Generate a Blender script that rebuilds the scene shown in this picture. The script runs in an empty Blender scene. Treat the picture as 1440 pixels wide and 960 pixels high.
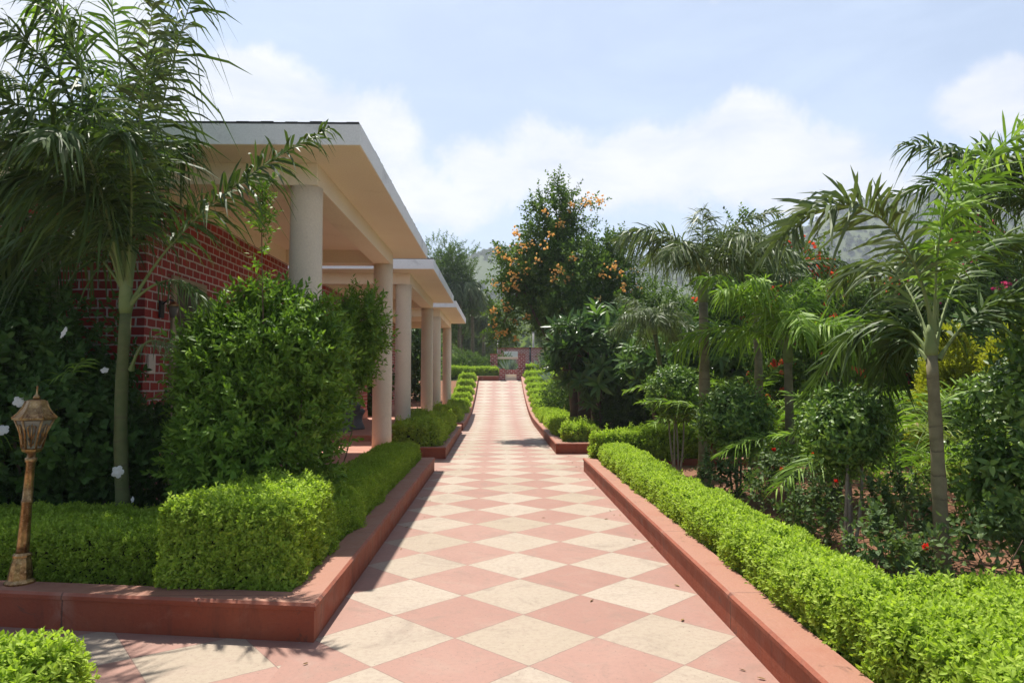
import bpy, bmesh, math, random
import numpy as np
from mathutils import Vector, Matrix
random.seed(7)
RNG = np.random.default_rng(11)
C = bpy.context.scene.collection
SC = bpy.context.scene
R = math.radians

# ------------------------------------------------------------------ camera, sky, sun, exposure
EYE = Vector((0, 0, 1.57))
cam = bpy.data.objects.new('camera', bpy.data.cameras.new('camera'))
C.objects.link(cam)
cam.location = EYE
cam.rotation_euler = (R(90 + 3.08), 0, R(-1.03))
cam.data.sensor_width = 36
cam.data.lens = 36 * 1004 / 1440
cam.data.clip_start = 0.05
cam.data.clip_end = 6000
SC.camera = cam
CM = cam.rotation_euler.to_matrix()

def ray(px, py):
    return CM @ Vector(((px - 720) / 1004, (480 - py) / 1004, -1))

def at(px, py, Y):
    d = ray(px, py)
    return EYE + d * (Y / d.y)

SC.view_settings.view_transform = 'Standard'
SC.view_settings.look = 'None'
SC.view_settings.gamma = 1
SC.view_settings.exposure = 0.86
SC.cycles.max_bounces = 8
SC.cycles.diffuse_bounces = 6
SC.cycles.glossy_bounces = 2
SC.cycles.transmission_bounces = 6
SC.cycles.transparent_max_bounces = 6
SC.cycles.volume_bounces = 0
SC.cycles.use_fast_gi = False

SUN_TO = Vector((-0.12, 0.45, 1.0)).normalized()
sun = bpy.data.objects.new('sun', bpy.data.lights.new('sun', 'SUN'))
C.objects.link(sun)
sun.data.energy = 5.0
sun.data.angle = R(0.5)
sun.data.color = (1.0, 0.95, 0.87)
sun.rotation_euler = SUN_TO.to_track_quat('Z', 'Y').to_euler()

W = bpy.data.worlds.new('World')
SC.world = W
W.use_nodes = True

class NT:
    """Small helper to wire node trees."""
    def __init__(self, tree):
        self.t = tree
        self.n = tree.nodes
    def node(self, kind, **kw):
        n = self.n.new(kind)
        for k, v in kw.items():
            if k == 'inp':
                for a, b in v.items():
                    if isinstance(b, bpy.types.NodeSocket):
                        self.t.links.new(b, n.inputs[a])
                    else:
                        n.inputs[a].default_value = b
            else:
                setattr(n, k, v)
        return n
    def link(self, a, b):
        self.t.links.new(a, b)
    def math(self, op, a, b=None, c=None, clamp=False):
        n = self.node('ShaderNodeMath', operation=op, use_clamp=clamp)
        for i, v in enumerate((a, b, c)):
            if v is None:
                continue
            if isinstance(v, bpy.types.NodeSocket):
                self.link(v, n.inputs[i])
            else:
                n.inputs[i].default_value = v
        return n.outputs[0]
    def mix(self, f, a, b, mode='MIX'):
        n = self.node('ShaderNodeMix', data_type='RGBA', blend_type=mode)
        for i, v in ((0, f), (6, a), (7, b)):
            if isinstance(v, bpy.types.NodeSocket):
                self.link(v, n.inputs[i])
            else:
                n.inputs[i].default_value = v if i == 0 or len(v) == 4 else (*v, 1)
        return n.outputs[2]
    def noise(self, vec, scale, detail=4, rough=0.55, dist=0.0):
        n = self.node('ShaderNodeTexNoise')
        n.inputs['Scale'].default_value = scale
        n.inputs['Detail'].default_value = detail
        n.inputs['Roughness'].default_value = rough
        n.inputs['Distortion'].default_value = dist
        if vec is not None:
            self.link(vec, n.inputs['Vector'])
        return n
    def rng(self, v, a, b, c=0.0, d=1.0, smooth=False):
        n = self.node('ShaderNodeMapRange')
        if smooth:
            n.interpolation_type = 'SMOOTHSTEP'
        self.link(v, n.inputs[0])
        for i, x in zip((1, 2, 3, 4), (a, b, c, d)):
            n.inputs[i].default_value = x
        return n.outputs[0]

def build_world():
    k = NT(W.node_tree)
    k.n.clear()
    out = k.node('ShaderNodeOutputWorld')
    sky = k.node('ShaderNodeTexSky', sky_type='NISHITA', sun_disc=False)
    sky.sun_elevation = math.asin(SUN_TO.z)
    sky.sun_rotation = math.atan2(SUN_TO.x, SUN_TO.y)
    sky.air_density = 1.0
    sky.dust_density = 1.6
    sky.ozone_density = 1.0
    tc = k.node('ShaderNodeTexCoord')
    d = tc.outputs['Generated']
    n1 = k.noise(d, 6.0, 11, 0.62, 0.3)
    n2 = k.noise(d, 2.4, 5, 0.55)
    stretched = k.node('ShaderNodeMapping')
    k.link(d, stretched.inputs[0])
    stretched.inputs['Scale'].default_value = (1, 1, 2.6)
    # cumulus banks: direction, angular radius, weight
    banks = [(300, 120, .13, 1), (380, 165, .14, 1), (470, 215, .13, 1), (555, 270, .13, 1), (640, 290, .10, .9),
             (720, 250, .15, .95), (820, 235, .15, 1), (930, 225, .16, 1), (1040, 225, .16, .95), (1140, 240, .12, 1),
             (1205, 265, .08, .9), (1430, 135, .09, 1), (1540, 120, .12, 1), (1375, 150, .06, .8),
             (100, 40, .16, 1), (-120, 60, .2, 1), (1010, 0, .1, .45), (900, 190, .08, .55)]
    acc = None
    for px, py, r, w in banks:
        c = ray(px, py).normalized()
        v = k.node('ShaderNodeVectorMath', operation='DISTANCE')
        k.link(stretched.outputs[0], v.inputs[0])
        v.inputs[1].default_value = (c.x, c.y, c.z * 2.6)
        m = k.rng(v.outputs['Value'], 0, r * 1.9, w, 0)
        acc = m if acc is None else k.math('SMOOTH_MAX', acc, m, 0.12)
    lump = k.math('SUBTRACT', n1.outputs['Fac'], 0.5)
    lump2 = k.math('SUBTRACT', n2.outputs['Fac'], 0.5)
    dens = k.math('ADD', acc, k.math('MULTIPLY', lump, 1.35))
    dens = k.math('ADD', dens, k.math('MULTIPLY', lump2, 0.5))
    cum = k.rng(dens, 0.38, 0.62, 0, 0.94, True)
    # thin high veil everywhere
    vm = k.node('ShaderNodeMapping')
    k.link(d, vm.inputs[0])
    vm.inputs['Scale'].default_value = (1.2, 1, 4)
    veil = k.noise(vm.outputs[0], 2.6, 7, 0.6, 0.4)
    vf = k.rng(veil.outputs['Fac'], 0.30, 0.75, 0.34, 0.66, True)
    # veil thinned overhead and behind the camera, out of view, to deepen the shade
    el = k.node('ShaderNodeSeparateXYZ'); k.link(d, el.inputs[0])
    vf = k.math('MULTIPLY', vf, k.rng(el.outputs[2], 0.46, 0.72, 1.0, 0.06, True))
    vf = k.math('MULTIPLY', vf, k.rng(el.outputs[1], -0.2, 0.35, 0.75, 1.0, True))
    shade = k.noise(stretched.outputs[0], 6.5, 9, 0.62, 0.3)
    ccol = k.mix(k.rng(shade.outputs['Fac'], 0.36, 0.62), (5.7, 6.1, 6.9), (7.3, 7.3, 7.6))
    col = k.mix(vf, sky.outputs[0], (5.5, 6.6, 8.4))
    col = k.mix(cum, col, ccol)
    bg = k.node('ShaderNodeBackground')
    bg.inputs['Strength'].default_value = 0.075
    k.link(col, bg.inputs[0])
    k.link(bg.outputs[0], out.inputs[0])
build_world()
W.cycles.sampling_method = 'MANUAL'
W.cycles.sample_map_resolution = 512

# ------------------------------------------------------------------ object helpers
def tag(o, label=None, cat=None, group=None, kind=None):
    if label: o['label'] = label
    if cat: o['category'] = cat
    if group: o['group'] = group
    if kind: o['kind'] = kind
    return o

def thing(name, label, cat, loc, group=None):
    o = bpy.data.objects.new(name, None)
    o.empty_display_size = 0.2
    C.objects.link(o)
    o.location = loc
    return tag(o, label, cat, group)

def link_mesh(name, me, parent=None, loc=None):
    o = bpy.data.objects.new(name, me)
    C.objects.link(o)
    if parent: o.parent = parent
    if loc is not None: o.location = loc
    return o

def copy_tree(o, parent=None):
    c = o.copy()
    C.objects.link(c)
    c.parent = parent
    for ch in list(o.children):
        copy_tree(ch, c)
    return c

def arr_mesh(name, V, F, mats, rnd=None, midx=None, smooth=None):
    """Triangle mesh from arrays."""
    me = bpy.data.meshes.new(name)
    V = np.asarray(V, dtype=np.float32); F = np.asarray(F, dtype=np.int32)
    me.vertices.add(len(V)); me.vertices.foreach_set('co', V.ravel())
    n = len(F)
    me.loops.add(n * 3); me.loops.foreach_set('vertex_index', F.ravel())
    me.polygons.add(n); me.polygons.foreach_set('loop_start', np.arange(0, n * 3, 3, dtype=np.int32))
    if midx is not None: me.polygons.foreach_set('material_index', np.asarray(midx, dtype=np.int32))
    me.polygons.foreach_set('use_smooth', np.zeros(n, bool) if smooth is None else np.asarray(smooth, bool))
    for m in mats: me.materials.append(m)
    me.update(calc_edges=True)
    if rnd is not None:
        a = me.attributes.new('rnd', 'FLOAT', 'FACE')
        a.data.foreach_set('value', np.asarray(rnd, dtype=np.float32))
    return me

class MB:
    """Collects polygons; build() links them as one mesh object with metric UVs."""
    def __init__(self):
        self.v = []; self.f = []; self.s = []
    def add(self, vs, fs, smooth=False):
        b = len(self.v)
        self.v += [tuple(p) for p in vs]
        self.f += [tuple(i + b for i in f) for f in fs]
        self.s += [smooth] * len(fs)
        return self
    def box(self, x0, x1, y0, y1, z0, z1):
        vs = [(x, y, z) for z in (z0, z1) for y in (y0, y1) for x in (x0, x1)]
        return self.add(vs, [(0, 2, 3, 1), (4, 5, 7, 6), (0, 1, 5, 4), (2, 6, 7, 3), (0, 4, 6, 2), (1, 3, 7, 5)])
    def tube(self, pts, rad, n=8, cap=True, smooth=True):
        pts = [Vector(p) for p in pts]
        if not hasattr(rad, '__len__'): rad = [rad] * len(pts)
        rings = []
        ref = Vector((0, 0, 1))
        for i, p in enumerate(pts):
            t = (pts[min(i + 1, len(pts) - 1)] - pts[max(i - 1, 0)]).normalized()
            if abs(t.dot(ref)) > 0.95: ref = Vector((1, 0, 0)) if abs(t.x) < 0.9 else Vector((0, 1, 0))
            a = t.cross(ref).normalized(); b = t.cross(a)
            ref = ref
            rings.append([p + (a * math.cos(q) + b * math.sin(q)) * rad[i] for q in [2 * math.pi * j / n for j in range(n)]])
        return self.loft(rings, cap, smooth)
    def loft(self, rings, cap=True, smooth=False):
        n = len(rings[0])
        vs = [p for r in rings for p in r]
        fs = []
        for i in range(len(rings) - 1):
            for j in range(n):
                a = i * n + j; b = i * n + (j + 1) % n
                fs.append((a, b, b + n, a + n))
        self.add(vs, fs, smooth)
        if cap:
            b = len(self.v) - len(vs)
            self.f.append(tuple(b + j for j in reversed(range(n)))); self.s.append(False)
            self.f.append(tuple(b + (len(rings) - 1) * n + j for j in range(n))); self.s.append(False)
        return self
    def lathe(self, prof, c=(0, 0, 0), n=24, smooth=True, rot=0.0):
        rings = [[(c[0] + r * math.cos(rot + 2 * math.pi * j / n), c[1] + r * math.sin(rot + 2 * math.pi * j / n), c[2] + z) for j in range(n)] for r, z in prof]
        return self.loft(rings, True, smooth)
    def mesh(self, name, mat, off=(0, 0, 0), bevel=0.0):
        me = bpy.data.meshes.new(name)
        o = Vector(off)
        me.from_pydata([tuple(Vector(p) - o) for p in self.v], [], self.f)
        me.polygons.foreach_set('use_smooth', self.s)
        bm = bmesh.new(); bm.from_mesh(me)
        bmesh.ops.recalc_face_normals(bm, faces=bm.faces)
        if bevel:
            es = [e for e in bm.edges if len(e.link_faces) == 2 and e.calc_face_angle(0) > 0.6]
            bmesh.ops.bevel(bm, geom=es, offset=bevel, segments=2, affect='EDGES', profile=0.6, clamp_overlap=True)
        uv = bm.loops.layers.uv.new('uv')
        for f in bm.faces:
            n = f.normal
            for l in f.loops:
                p = l.vert.co + o
                if abs(n.z) > 0.8: l[uv].uv = (p.x, p.y)
                elif abs(n.x) > abs(n.y): l[uv].uv = (p.y, p.z)
                else: l[uv].uv = (p.x, p.z)
        bm.to_mesh(me); bm.free()
        me.materials.append(mat)
        return me
    def build(self, name, mat, parent=None, off=None, bevel=0.0):
        """World coordinates in; local to the parent (or to off) out."""
        if off is None:
            off = Vector((0, 0, 0))
            p = parent
            while p:
                off = off + p.location; p = p.parent
            return link_mesh(name, self.mesh(name, mat, off, bevel), parent)
        return link_mesh(name, self.mesh(name, mat, off, bevel), parent, off if parent is None else None)

# ------------------------------------------------------------------ materials
def new_mat(name):
    m = bpy.data.materials.new(name)
    m.use_nodes = True
    k = NT(m.node_tree)
    bs = k.n['Principled BSDF']
    return m, k, bs

def bump(k, bs, h, strength=0.3, dist=0.01):
    b = k.node('ShaderNodeBump')
    b.inputs['Strength'].default_value = strength
    b.inputs['Distance'].default_value = dist
    k.link(h, b.inputs['Height'])
    k.link(b.outputs[0], bs.inputs['Normal'])

def rough_mat(name, c1, c2, scale=3.0, rough=0.85, stain=None, stain_scale=1.2, bumps=0.25, detail_scale=60, spec=0.25, coord='Object', stain_cut=(0.52, 0.72)):
    m, k, bs = new_mat(name)
    tc = k.node('ShaderNodeTexCoord')
    v = tc.outputs[coord]
    n = k.noise(v, scale, 6, 0.6)
    col = k.mix(k.rng(n.outputs['Fac'], 0.3, 0.7), c1, c2)
    fine = k.noise(v, detail_scale, 3, 0.6)
    col = k.mix(k.rng(fine.outputs['Fac'], 0.35, 0.7, 0, 0.35), col, [x * 0.72 for x in c1])
    if stain:
        s = k.noise(v, stain_scale, 7, 0.68, 0.6)
        col = k.mix(k.rng(s.outputs['Fac'], stain_cut[0], stain_cut[1], 0, 0.8), col, stain)
    k.link(col, bs.inputs['Base Color'])
    bs.inputs['Roughness'].default_value = rough
    bs.inputs['Specular IOR Level'].default_value = spec
    bump(k, bs, fine.outputs['Fac'], bumps, 0.006)
    return m

def leaf_mat(name, dark, mid, light, rough=0.45, trans=0.32, spec=0.4, tcol=None, noise_scale=None):
    m, k, bs = new_mat(name)
    a = k.node('ShaderNodeAttribute', attribute_name='rnd')
    f = a.outputs['Fac']
    ramp = k.node('ShaderNodeValToRGB')
    ramp.color_ramp.elements[0].color = (*dark, 1); ramp.color_ramp.elements[1].color = (*light, 1)
    e = ramp.color_ramp.elements.new(0.5); e.color = (*mid, 1)
    k.link(f, ramp.inputs[0])
    k.link(ramp.outputs[0], bs.inputs['Base Color'])
    bs.inputs['Roughness'].default_value = rough
    bs.inputs['Specular IOR Level'].default_value = spec
    tr = k.node('ShaderNodeBsdfTranslucent')
    tc = k.mix(1.0, ramp.outputs[0], tcol or (1.25, 1.35, 0.6), 'MULTIPLY')
    k.link(tc, tr.inputs[0])
    ms = k.node('ShaderNodeMixShader')
    ms.inputs[0].default_value = trans
    out = k.n['Material Output']
    k.link(bs.outputs[0], ms.inputs[1]); k.link(tr.outputs[0], ms.inputs[2]); k.link(ms.outputs[0], out.inputs[0])
    return m

D = 0.862
def paving_mat(name, x0, y0, ang):
    m, k, bs = new_mat(name)
    tc = k.node('ShaderNodeTexCoord')
    mp = k.node('ShaderNodeMapping', vector_type='TEXTURE')
    k.link(tc.outputs['Object'], mp.inputs[0])
    mp.inputs['Location'].default_value = (x0, y0, 0)
    mp.inputs['Rotation'].default_value = (0, 0, ang)
    wob = k.noise(tc.outputs['Object'], 6, 2)
    sx = k.node('ShaderNodeSeparateXYZ'); k.link(mp.outputs[0], sx.inputs[0])
    jit = k.math('MULTIPLY', k.math('SUBTRACT', wob.outputs['Fac'], 0.5), 0.012)
    x = k.math('ADD', sx.outputs[0], jit); y = k.math('SUBTRACT', sx.outputs[1], jit)
    u = k.math('ADD', k.math('DIVIDE', k.math('ADD', x, y), D), 0.5)
    v = k.math('ADD', k.math('DIVIDE', k.math('SUBTRACT', x, y), D), 0.5)
    fu = k.math('FLOOR', u); fv = k.math('FLOOR', v)
    par = k.math('ABSOLUTE', k.math('MODULO', k.math('ADD', fu, fv), 2.0))
    red = k.math('GREATER_THAN', par, 0.5)
    cb = k.node('ShaderNodeCombineXYZ'); k.link(fu, cb.inputs[0]); k.link(fv, cb.inputs[1])
    wn = k.node('ShaderNodeTexWhiteNoise', noise_dimensions='2D'); k.link(cb.outputs[0], wn.inputs['Vector'])
    tile = wn.outputs['Value']
    big = k.noise(tc.outputs['Object'], 1.7, 6, 0.65)
    fine = k.noise(tc.outputs['Object'], 28, 5, 0.65)
    cream = k.mix(k.rng(big.outputs['Fac'], 0.3, 0.7), (0.335, 0.28, 0.215), (0.375, 0.315, 0.25))
    cream = k.mix(k.math('MULTIPLY', tile, 0.9), cream, (0.305, 0.245, 0.175))
    rose = k.mix(k.rng(big.outputs['Fac'], 0.3, 0.7), (0.29, 0.160, 0.122), (0.325, 0.19, 0.148))
    rose = k.mix(k.math('MULTIPLY', tile, 0.9), rose, (0.27, 0.14, 0.105))
    col = k.mix(red, cream, rose)
    # cement bloom and scuffs left on the stone
    bl = k.noise(tc.outputs['Object'], 3.3, 8, 0.7, 0.8)
    col = k.mix(k.rng(bl.outputs['Fac'], 0.52, 0.72, 0, 0.42), col, (0.31, 0.235, 0.185))
    dk = k.noise(tc.outputs['Object'], 2.1, 9, 0.75, 1.2)
    col = k.mix(k.rng(dk.outputs['Fac'], 0.52, 0.74, 0, 0.62), col, (0.17, 0.125, 0.095))
    col = k.mix(k.rng(fine.outputs['Fac'], 0.45, 0.75, 0, 0.42), col, (0.20, 0.13, 0.10))
    sp = k.noise(tc.outputs['Object'], 60, 2, 0.5)
    col = k.mix(k.rng(sp.outputs['Fac'], 0.64, 0.72, 0, 0.6), col, (0.12, 0.085, 0.06))
    def edge(w):
        fr = k.math('FRACT', w)
        return k.math('MINIMUM', fr, k.math('SUBTRACT', 1.0, fr))
    g = k.math('MINIMUM', edge(u), edge(v))
    gl = k.rng(g, 0.0026, 0.0062, 1, 0)
    gcol = k.mix(k.rng(big.outputs['Fac'], 0.4, 0.6), (0.22, 0.14, 0.11), (0.14, 0.09, 0.07))
    col = k.mix(k.math('MULTIPLY', gl, 0.95), col, gcol)
    k.link(col, bs.inputs['Base Color'])
    rr = k.rng(bl.outputs['Fac'], 0.3, 0.7, 0.5, 0.72)
    k.link(rr, bs.inputs['Roughness'])
    bs.inputs['Specular IOR Level'].default_value = 0.3
    h = k.math('SUBTRACT', k.math('MULTIPLY', fine.outputs['Fac'], 0.3), gl)
    bump(k, bs, h, 0.25, 0.004)
    return m

def brick_mat(name, bw=0.215, rh=0.104, mortar=0.011, c1=(0.36, 0.028, 0.017), c2=(0.23, 0.017, 0.012), mc=(0.50, 0.42, 0.36)):
    m, k, bs = new_mat(name)
    uv = k.node('ShaderNodeUVMap', uv_map='uv')
    w = k.noise(uv.outputs[0], 7, 3)
    off = k.node('ShaderNodeVectorMath', operation='SCALE'); k.link(w.outputs['Color'], off.inputs[0]); off.inputs['Scale'].default_value = 0.022
    ad = k.node('ShaderNodeVectorMath', operation='ADD'); k.link(uv.outputs[0], ad.inputs[0]); k.link(off.outputs[0], ad.inputs[1])
    b = k.node('ShaderNodeTexBrick')
    k.link(ad.outputs[0], b.inputs['Vector'])
    b.inputs['Scale'].default_value = 1
    b.inputs['Mortar Size'].default_value = mortar
    b.inputs['Mortar Smooth'].default_value = 0.25
    b.inputs['Brick Width'].default_value = bw
    b.inputs['Row Height'].default_value = rh
    b.inputs['Color1'].default_value = (*c1, 1); b.inputs['Color2'].default_value = (*c2, 1); b.inputs['Mortar'].default_value = (*mc, 1)
    n = k.noise(uv.outputs[0], 5, 6, 0.65)
    col = k.mix(k.rng(n.outputs['Fac'], 0.5, 0.8, 0, 0.4), b.outputs['Color'], (0.13, 0.02, 0.016), 'MIX')
    k.link(col, bs.inputs['Base Color'])
    bs.inputs['Roughness'].default_value = 0.6
    bs.inputs['Specular IOR Level'].default_value = 0.3
    fine = k.noise(uv.outputs[0], 70, 3)
    h = k.math('SUBTRACT', k.math('MULTIPLY', fine.outputs['Fac'], 0.35), b.outputs['Fac'])
    bump(k, bs, h, 0.6, 0.012)
    return m

M = {}
M['paving'] = paving_mat('diamond paving', 0.164, 4.448, 0)
M['paving_side'] = paving_mat('side paving', -1.652, 4.10, R(-8.3))
M['kerb'] = rough_mat('red oxide plaster', (0.31, 0.090, 0.048), (0.39, 0.135, 0.080), 2.2, 0.6, (0.11, 0.035, 0.022), 1.1, 0.35, 45, 0.35, stain_cut=(0.44, 0.74))
def kerb_mat():
    m, k, bs = new_mat('red oxide plaster')
    v = k.node('ShaderNodeTexCoord').outputs['Object']
    mp = k.node('ShaderNodeMapping'); k.link(v, mp.inputs[0]); mp.inputs['Scale'].default_value = (1, 1, .16)
    big = k.noise(v, 1.6, 7, .65, .4); st = k.noise(mp.outputs[0], 7, 6, .65); fine = k.noise(v, 42, 4, .65); blot = k.noise(v, 4.2, 9, .72, 1.0)
    col = k.mix(k.rng(big.outputs['Fac'], .3, .7), (0.235, 0.047, 0.021), (0.31, 0.080, 0.038))
    col = k.mix(k.rng(st.outputs['Fac'], .52, .72, 0, .6), col, (0.13, 0.036, 0.022))
    col = k.mix(k.rng(blot.outputs['Fac'], .57, .70, 0, .45), col, (0.33, 0.13, 0.08))
    col = k.mix(k.rng(blot.outputs['Fac'], .42, .32, 0, .75), col, (0.085, 0.035, 0.026))
    col = k.mix(k.rng(fine.outputs['Fac'], .55, .75, 0, .4), col, (0.15, 0.045, 0.028))
    gn = k.node('ShaderNodeNewGeometry'); nn = k.node('ShaderNodeSeparateXYZ'); k.link(gn.outputs['True Normal'], nn.inputs[0])
    ps = k.node('ShaderNodeSeparateXYZ'); k.link(gn.outputs['Position'], ps.inputs[0])
    side = k.math('GREATER_THAN', k.math('ABSOLUTE', nn.outputs[1]), .6)
    run = k.math('ADD', k.math('MULTIPLY', side, ps.outputs[0]), k.math('MULTIPLY', k.math('SUBTRACT', 1.0, side), ps.outputs[1]))
    run = k.math('ADD', k.math('DIVIDE', run, 1.83), k.math('MULTIPLY', fine.outputs['Fac'], .012))
    fj = k.math('ABSOLUTE', k.math('SUBTRACT', k.math('FRACT', run), .5))
    col = k.mix(k.rng(fj, .0015, .0045, .85, 0), col, (0.06, 0.025, 0.018))
    col = k.mix(k.math('MULTIPLY', k.rng(fj, .0, .06, .55, 0), k.rng(blot.outputs['Fac'], .45, .6)), col, (0.40, 0.21, 0.15))
    # pale dust lying on the flat top
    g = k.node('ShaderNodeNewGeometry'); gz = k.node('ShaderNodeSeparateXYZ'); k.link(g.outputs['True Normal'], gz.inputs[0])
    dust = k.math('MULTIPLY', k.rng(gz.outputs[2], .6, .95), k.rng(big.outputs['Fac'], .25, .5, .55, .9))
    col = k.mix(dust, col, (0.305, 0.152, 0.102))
    col = k.mix(k.rng(blot.outputs['Fac'], .40, .30, 0, .7), col, (0.10, 0.05, 0.037))
    col = k.mix(k.rng(fj, .0012, .004, .7, 0), col, (0.09, 0.04, 0.03))
    k.link(col, bs.inputs['Base Color'])
    k.link(k.rng(blot.outputs['Fac'], .3, .7, .45, .8), bs.inputs['Roughness'])
    bs.inputs['Specular IOR Level'].default_value = .3
    bump(k, bs, k.math('ADD', fine.outputs['Fac'], blot.outputs['Fac']), .5, .008)
    return m
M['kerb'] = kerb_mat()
M['brick'] = brick_mat('painted brick')
M['brick_far'] = brick_mat('garden brick', 0.23, 0.105, 0.018, (0.34, 0.035, 0.028), (0.25, 0.022, 0.02), (0.55, 0.40, 0.36))
M['brick_wall'] = brick_mat('old boundary brick', 0.25, 0.11, 0.02, (0.36, 0.10, 0.09), (0.28, 0.07, 0.06), (0.55, 0.42, 0.40))
M['cream'] = rough_mat('cream plaster', (0.68, 0.59, 0.46), (0.75, 0.66, 0.52), 1.6, 0.8, (0.50, 0.42, 0.31), 1.8, 0.2, 50, stain_cut=(0.58, 0.85))
M['soffit'] = rough_mat('pale porch ceiling', (0.82, 0.72, 0.57), (0.86, 0.77, 0.62), 1.2, 0.85, (0.58, 0.48, 0.36), 0.8, 0.2, 50, stain_cut=(0.58, 0.85))
M['white'] = rough_mat('weathered white paint', (0.86, 0.85, 0.82), (0.90, 0.89, 0.87), 2.0, 0.75, (0.34, 0.33, 0.31), 1.7, 0.25, 50, stain_cut=(0.55, 0.8))
M['roofing'] = rough_mat('dark roofing felt', (0.05, 0.05, 0.05), (0.09, 0.09, 0.085), 4, 0.9)
M['porch'] = rough_mat('red cement floor', (0.40, 0.17, 0.11), (0.46, 0.21, 0.14), 1.5, 0.55, (0.24, 0.10, 0.07), 1.3, 0.1, 40, 0.35)
M['wood'] = rough_mat('faded door wood', (0.30, 0.24, 0.14), (0.36, 0.29, 0.18), 6, 0.6)
M['dark_wood'] = rough_mat('dark door panel', (0.05, 0.035, 0.022), (0.08, 0.055, 0.035), 6, 0.5)
M['soil'] = rough_mat('red garden soil', (0.17, 0.085, 0.05), (0.24, 0.125, 0.075), 3, 0.95, (0.09, 0.05, 0.03), 2.4, 0.9, 18, 0.1)
M['earth'] = rough_mat('dry earth and grass', (0.14, 0.11, 0.06), (0.10, 0.12, 0.05), 0.35, 0.95, (0.07, 0.09, 0.03), 0.8, 0.5, 8, 0.1)
M['hill'] = rough_mat('scrubby hill', (0.07, 0.095, 0.04), (0.105, 0.12, 0.06), 0.012, 0.95, (0.05, 0.07, 0.03), 0.05, 0.3, 0.4, 0.05)
M['hill_green'] = rough_mat('green hill', (0.06, 0.085, 0.03), (0.09, 0.11, 0.045), 0.05, 0.95, (0.05, 0.07, 0.03), 0.1, 0.3, 0.6, 0.05)
M['bark'] = rough_mat('brown bark', (0.13, 0.085, 0.055), (0.19, 0.13, 0.085), 9, 0.9, None, 1, 0.8, 45, 0.15)
M['pale_bark'] = rough_mat('pale bark', (0.26, 0.22, 0.17), (0.34, 0.30, 0.24), 8, 0.85, (0.12, 0.09, 0.06), 5, 0.5, 50, 0.15)
M['twig'] = rough_mat('hedge twigs', (0.045, 0.045, 0.02), (0.06, 0.05, 0.028), 12, 0.95, None, 1, 0.9, 40, 0.05)
M['grey_wicker'] = rough_mat('grey woven cane', (0.12, 0.12, 0.12), (0.17, 0.165, 0.16), 40, 0.8, None, 1, 0.8, 90, 0.2)
M['board'] = rough_mat('white board', (0.78, 0.77, 0.74), (0.82, 0.81, 0.78), 2, 0.6)
M['steel'] = rough_mat('pale painted pole', (0.34, 0.33, 0.30), (0.42, 0.41, 0.38), 3, 0.5)
M['black'] = rough_mat('black iron', (0.02, 0.02, 0.02), (0.03, 0.03, 0.03), 6, 0.45)
M['old_wall'] = rough_mat('old plastered garden wall', (0.42, 0.35, 0.27), (0.50, 0.43, 0.34), 1.2, 0.9, (0.25, 0.19, 0.13), 0.9, 0.4, 30)

def palm_bark(name, c1, c2, ring, freq):
    m, k, bs = new_mat(name)
    tc = k.node('ShaderNodeTexCoord')
    sx = k.node('ShaderNodeSeparateXYZ'); k.link(tc.outputs['Object'], sx.inputs[0])
    n = k.noise(tc.outputs['Object'], 7, 6, 0.6)
    z = k.math('ADD', k.math('MULTIPLY', sx.outputs[2], freq), k.math('MULTIPLY', n.outputs['Fac'], 0.5))
    fr = k.math('FRACT', z)
    col = k.mix(k.rng(n.outputs['Fac'], 0.35, 0.65), c1, c2)
    col = k.mix(k.math('MULTIPLY', k.rng(fr, 0.0, 0.12, 0.9, 0), k.rng(n.outputs['Fac'], 0.42, 0.58)), col, ring)
    k.link(col, bs.inputs['Base Color']); bs.inputs['Roughness'].default_value = 0.75
    bs.inputs['Specular IOR Level'].default_value = 0.25
    bump(k, bs, k.math('ADD', n.outputs['Fac'], k.rng(fr, 0, 0.2, 0, 0.6)), 0.4, 0.01)
    return m
M['palm_trunk'] = palm_bark('ringed grey palm trunk', (0.13, 0.115, 0.06), (0.23, 0.20, 0.11), (0.08, 0.06, 0.04), 6)
M['palm_green'] = palm_bark('green palm stem', (0.085, 0.105, 0.035), (0.135, 0.14, 0.055), (0.10, 0.08, 0.045), 5)
M['shaft'] = palm_bark('smooth crownshaft', (0.14, 0.19, 0.06), (0.19, 0.23, 0.09), (0.13, 0.15, 0.05), 1.6)

def metal_mat():
    m, k, bs = new_mat('antique bronze')
    tc = k.node('ShaderNodeTexCoord')
    n = k.noise(tc.outputs['Object'], 18, 7, 0.7)
    f = k.noise(tc.outputs['Object'], 70, 4, 0.6)
    col = k.mix(k.rng(n.outputs['Fac'], 0.36, 0.64), (0.14, 0.07, 0.028), (0.50, 0.31, 0.13))
    col = k.mix(k.rng(f.outputs['Fac'], 0.55, 0.7, 0, 0.7), col, (0.62, 0.45, 0.26))
    k.link(col, bs.inputs['Base Color'])
    bs.inputs['Metallic'].default_value = 0.85
    bs.inputs['Roughness'].default_value = 0.36
    bump(k, bs, f.outputs['Fac'], 0.35, 0.004)
    return m
M['bronze'] = metal_mat()
m, k, bs = new_mat('lantern glass')
bs.inputs['Base Color'].default_value = (0.30, 0.29, 0.25, 1); bs.inputs['Roughness'].default_value = 0.12
bs.inputs['Transmission Weight'].default_value = 0.35
M['glass'] = m

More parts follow.
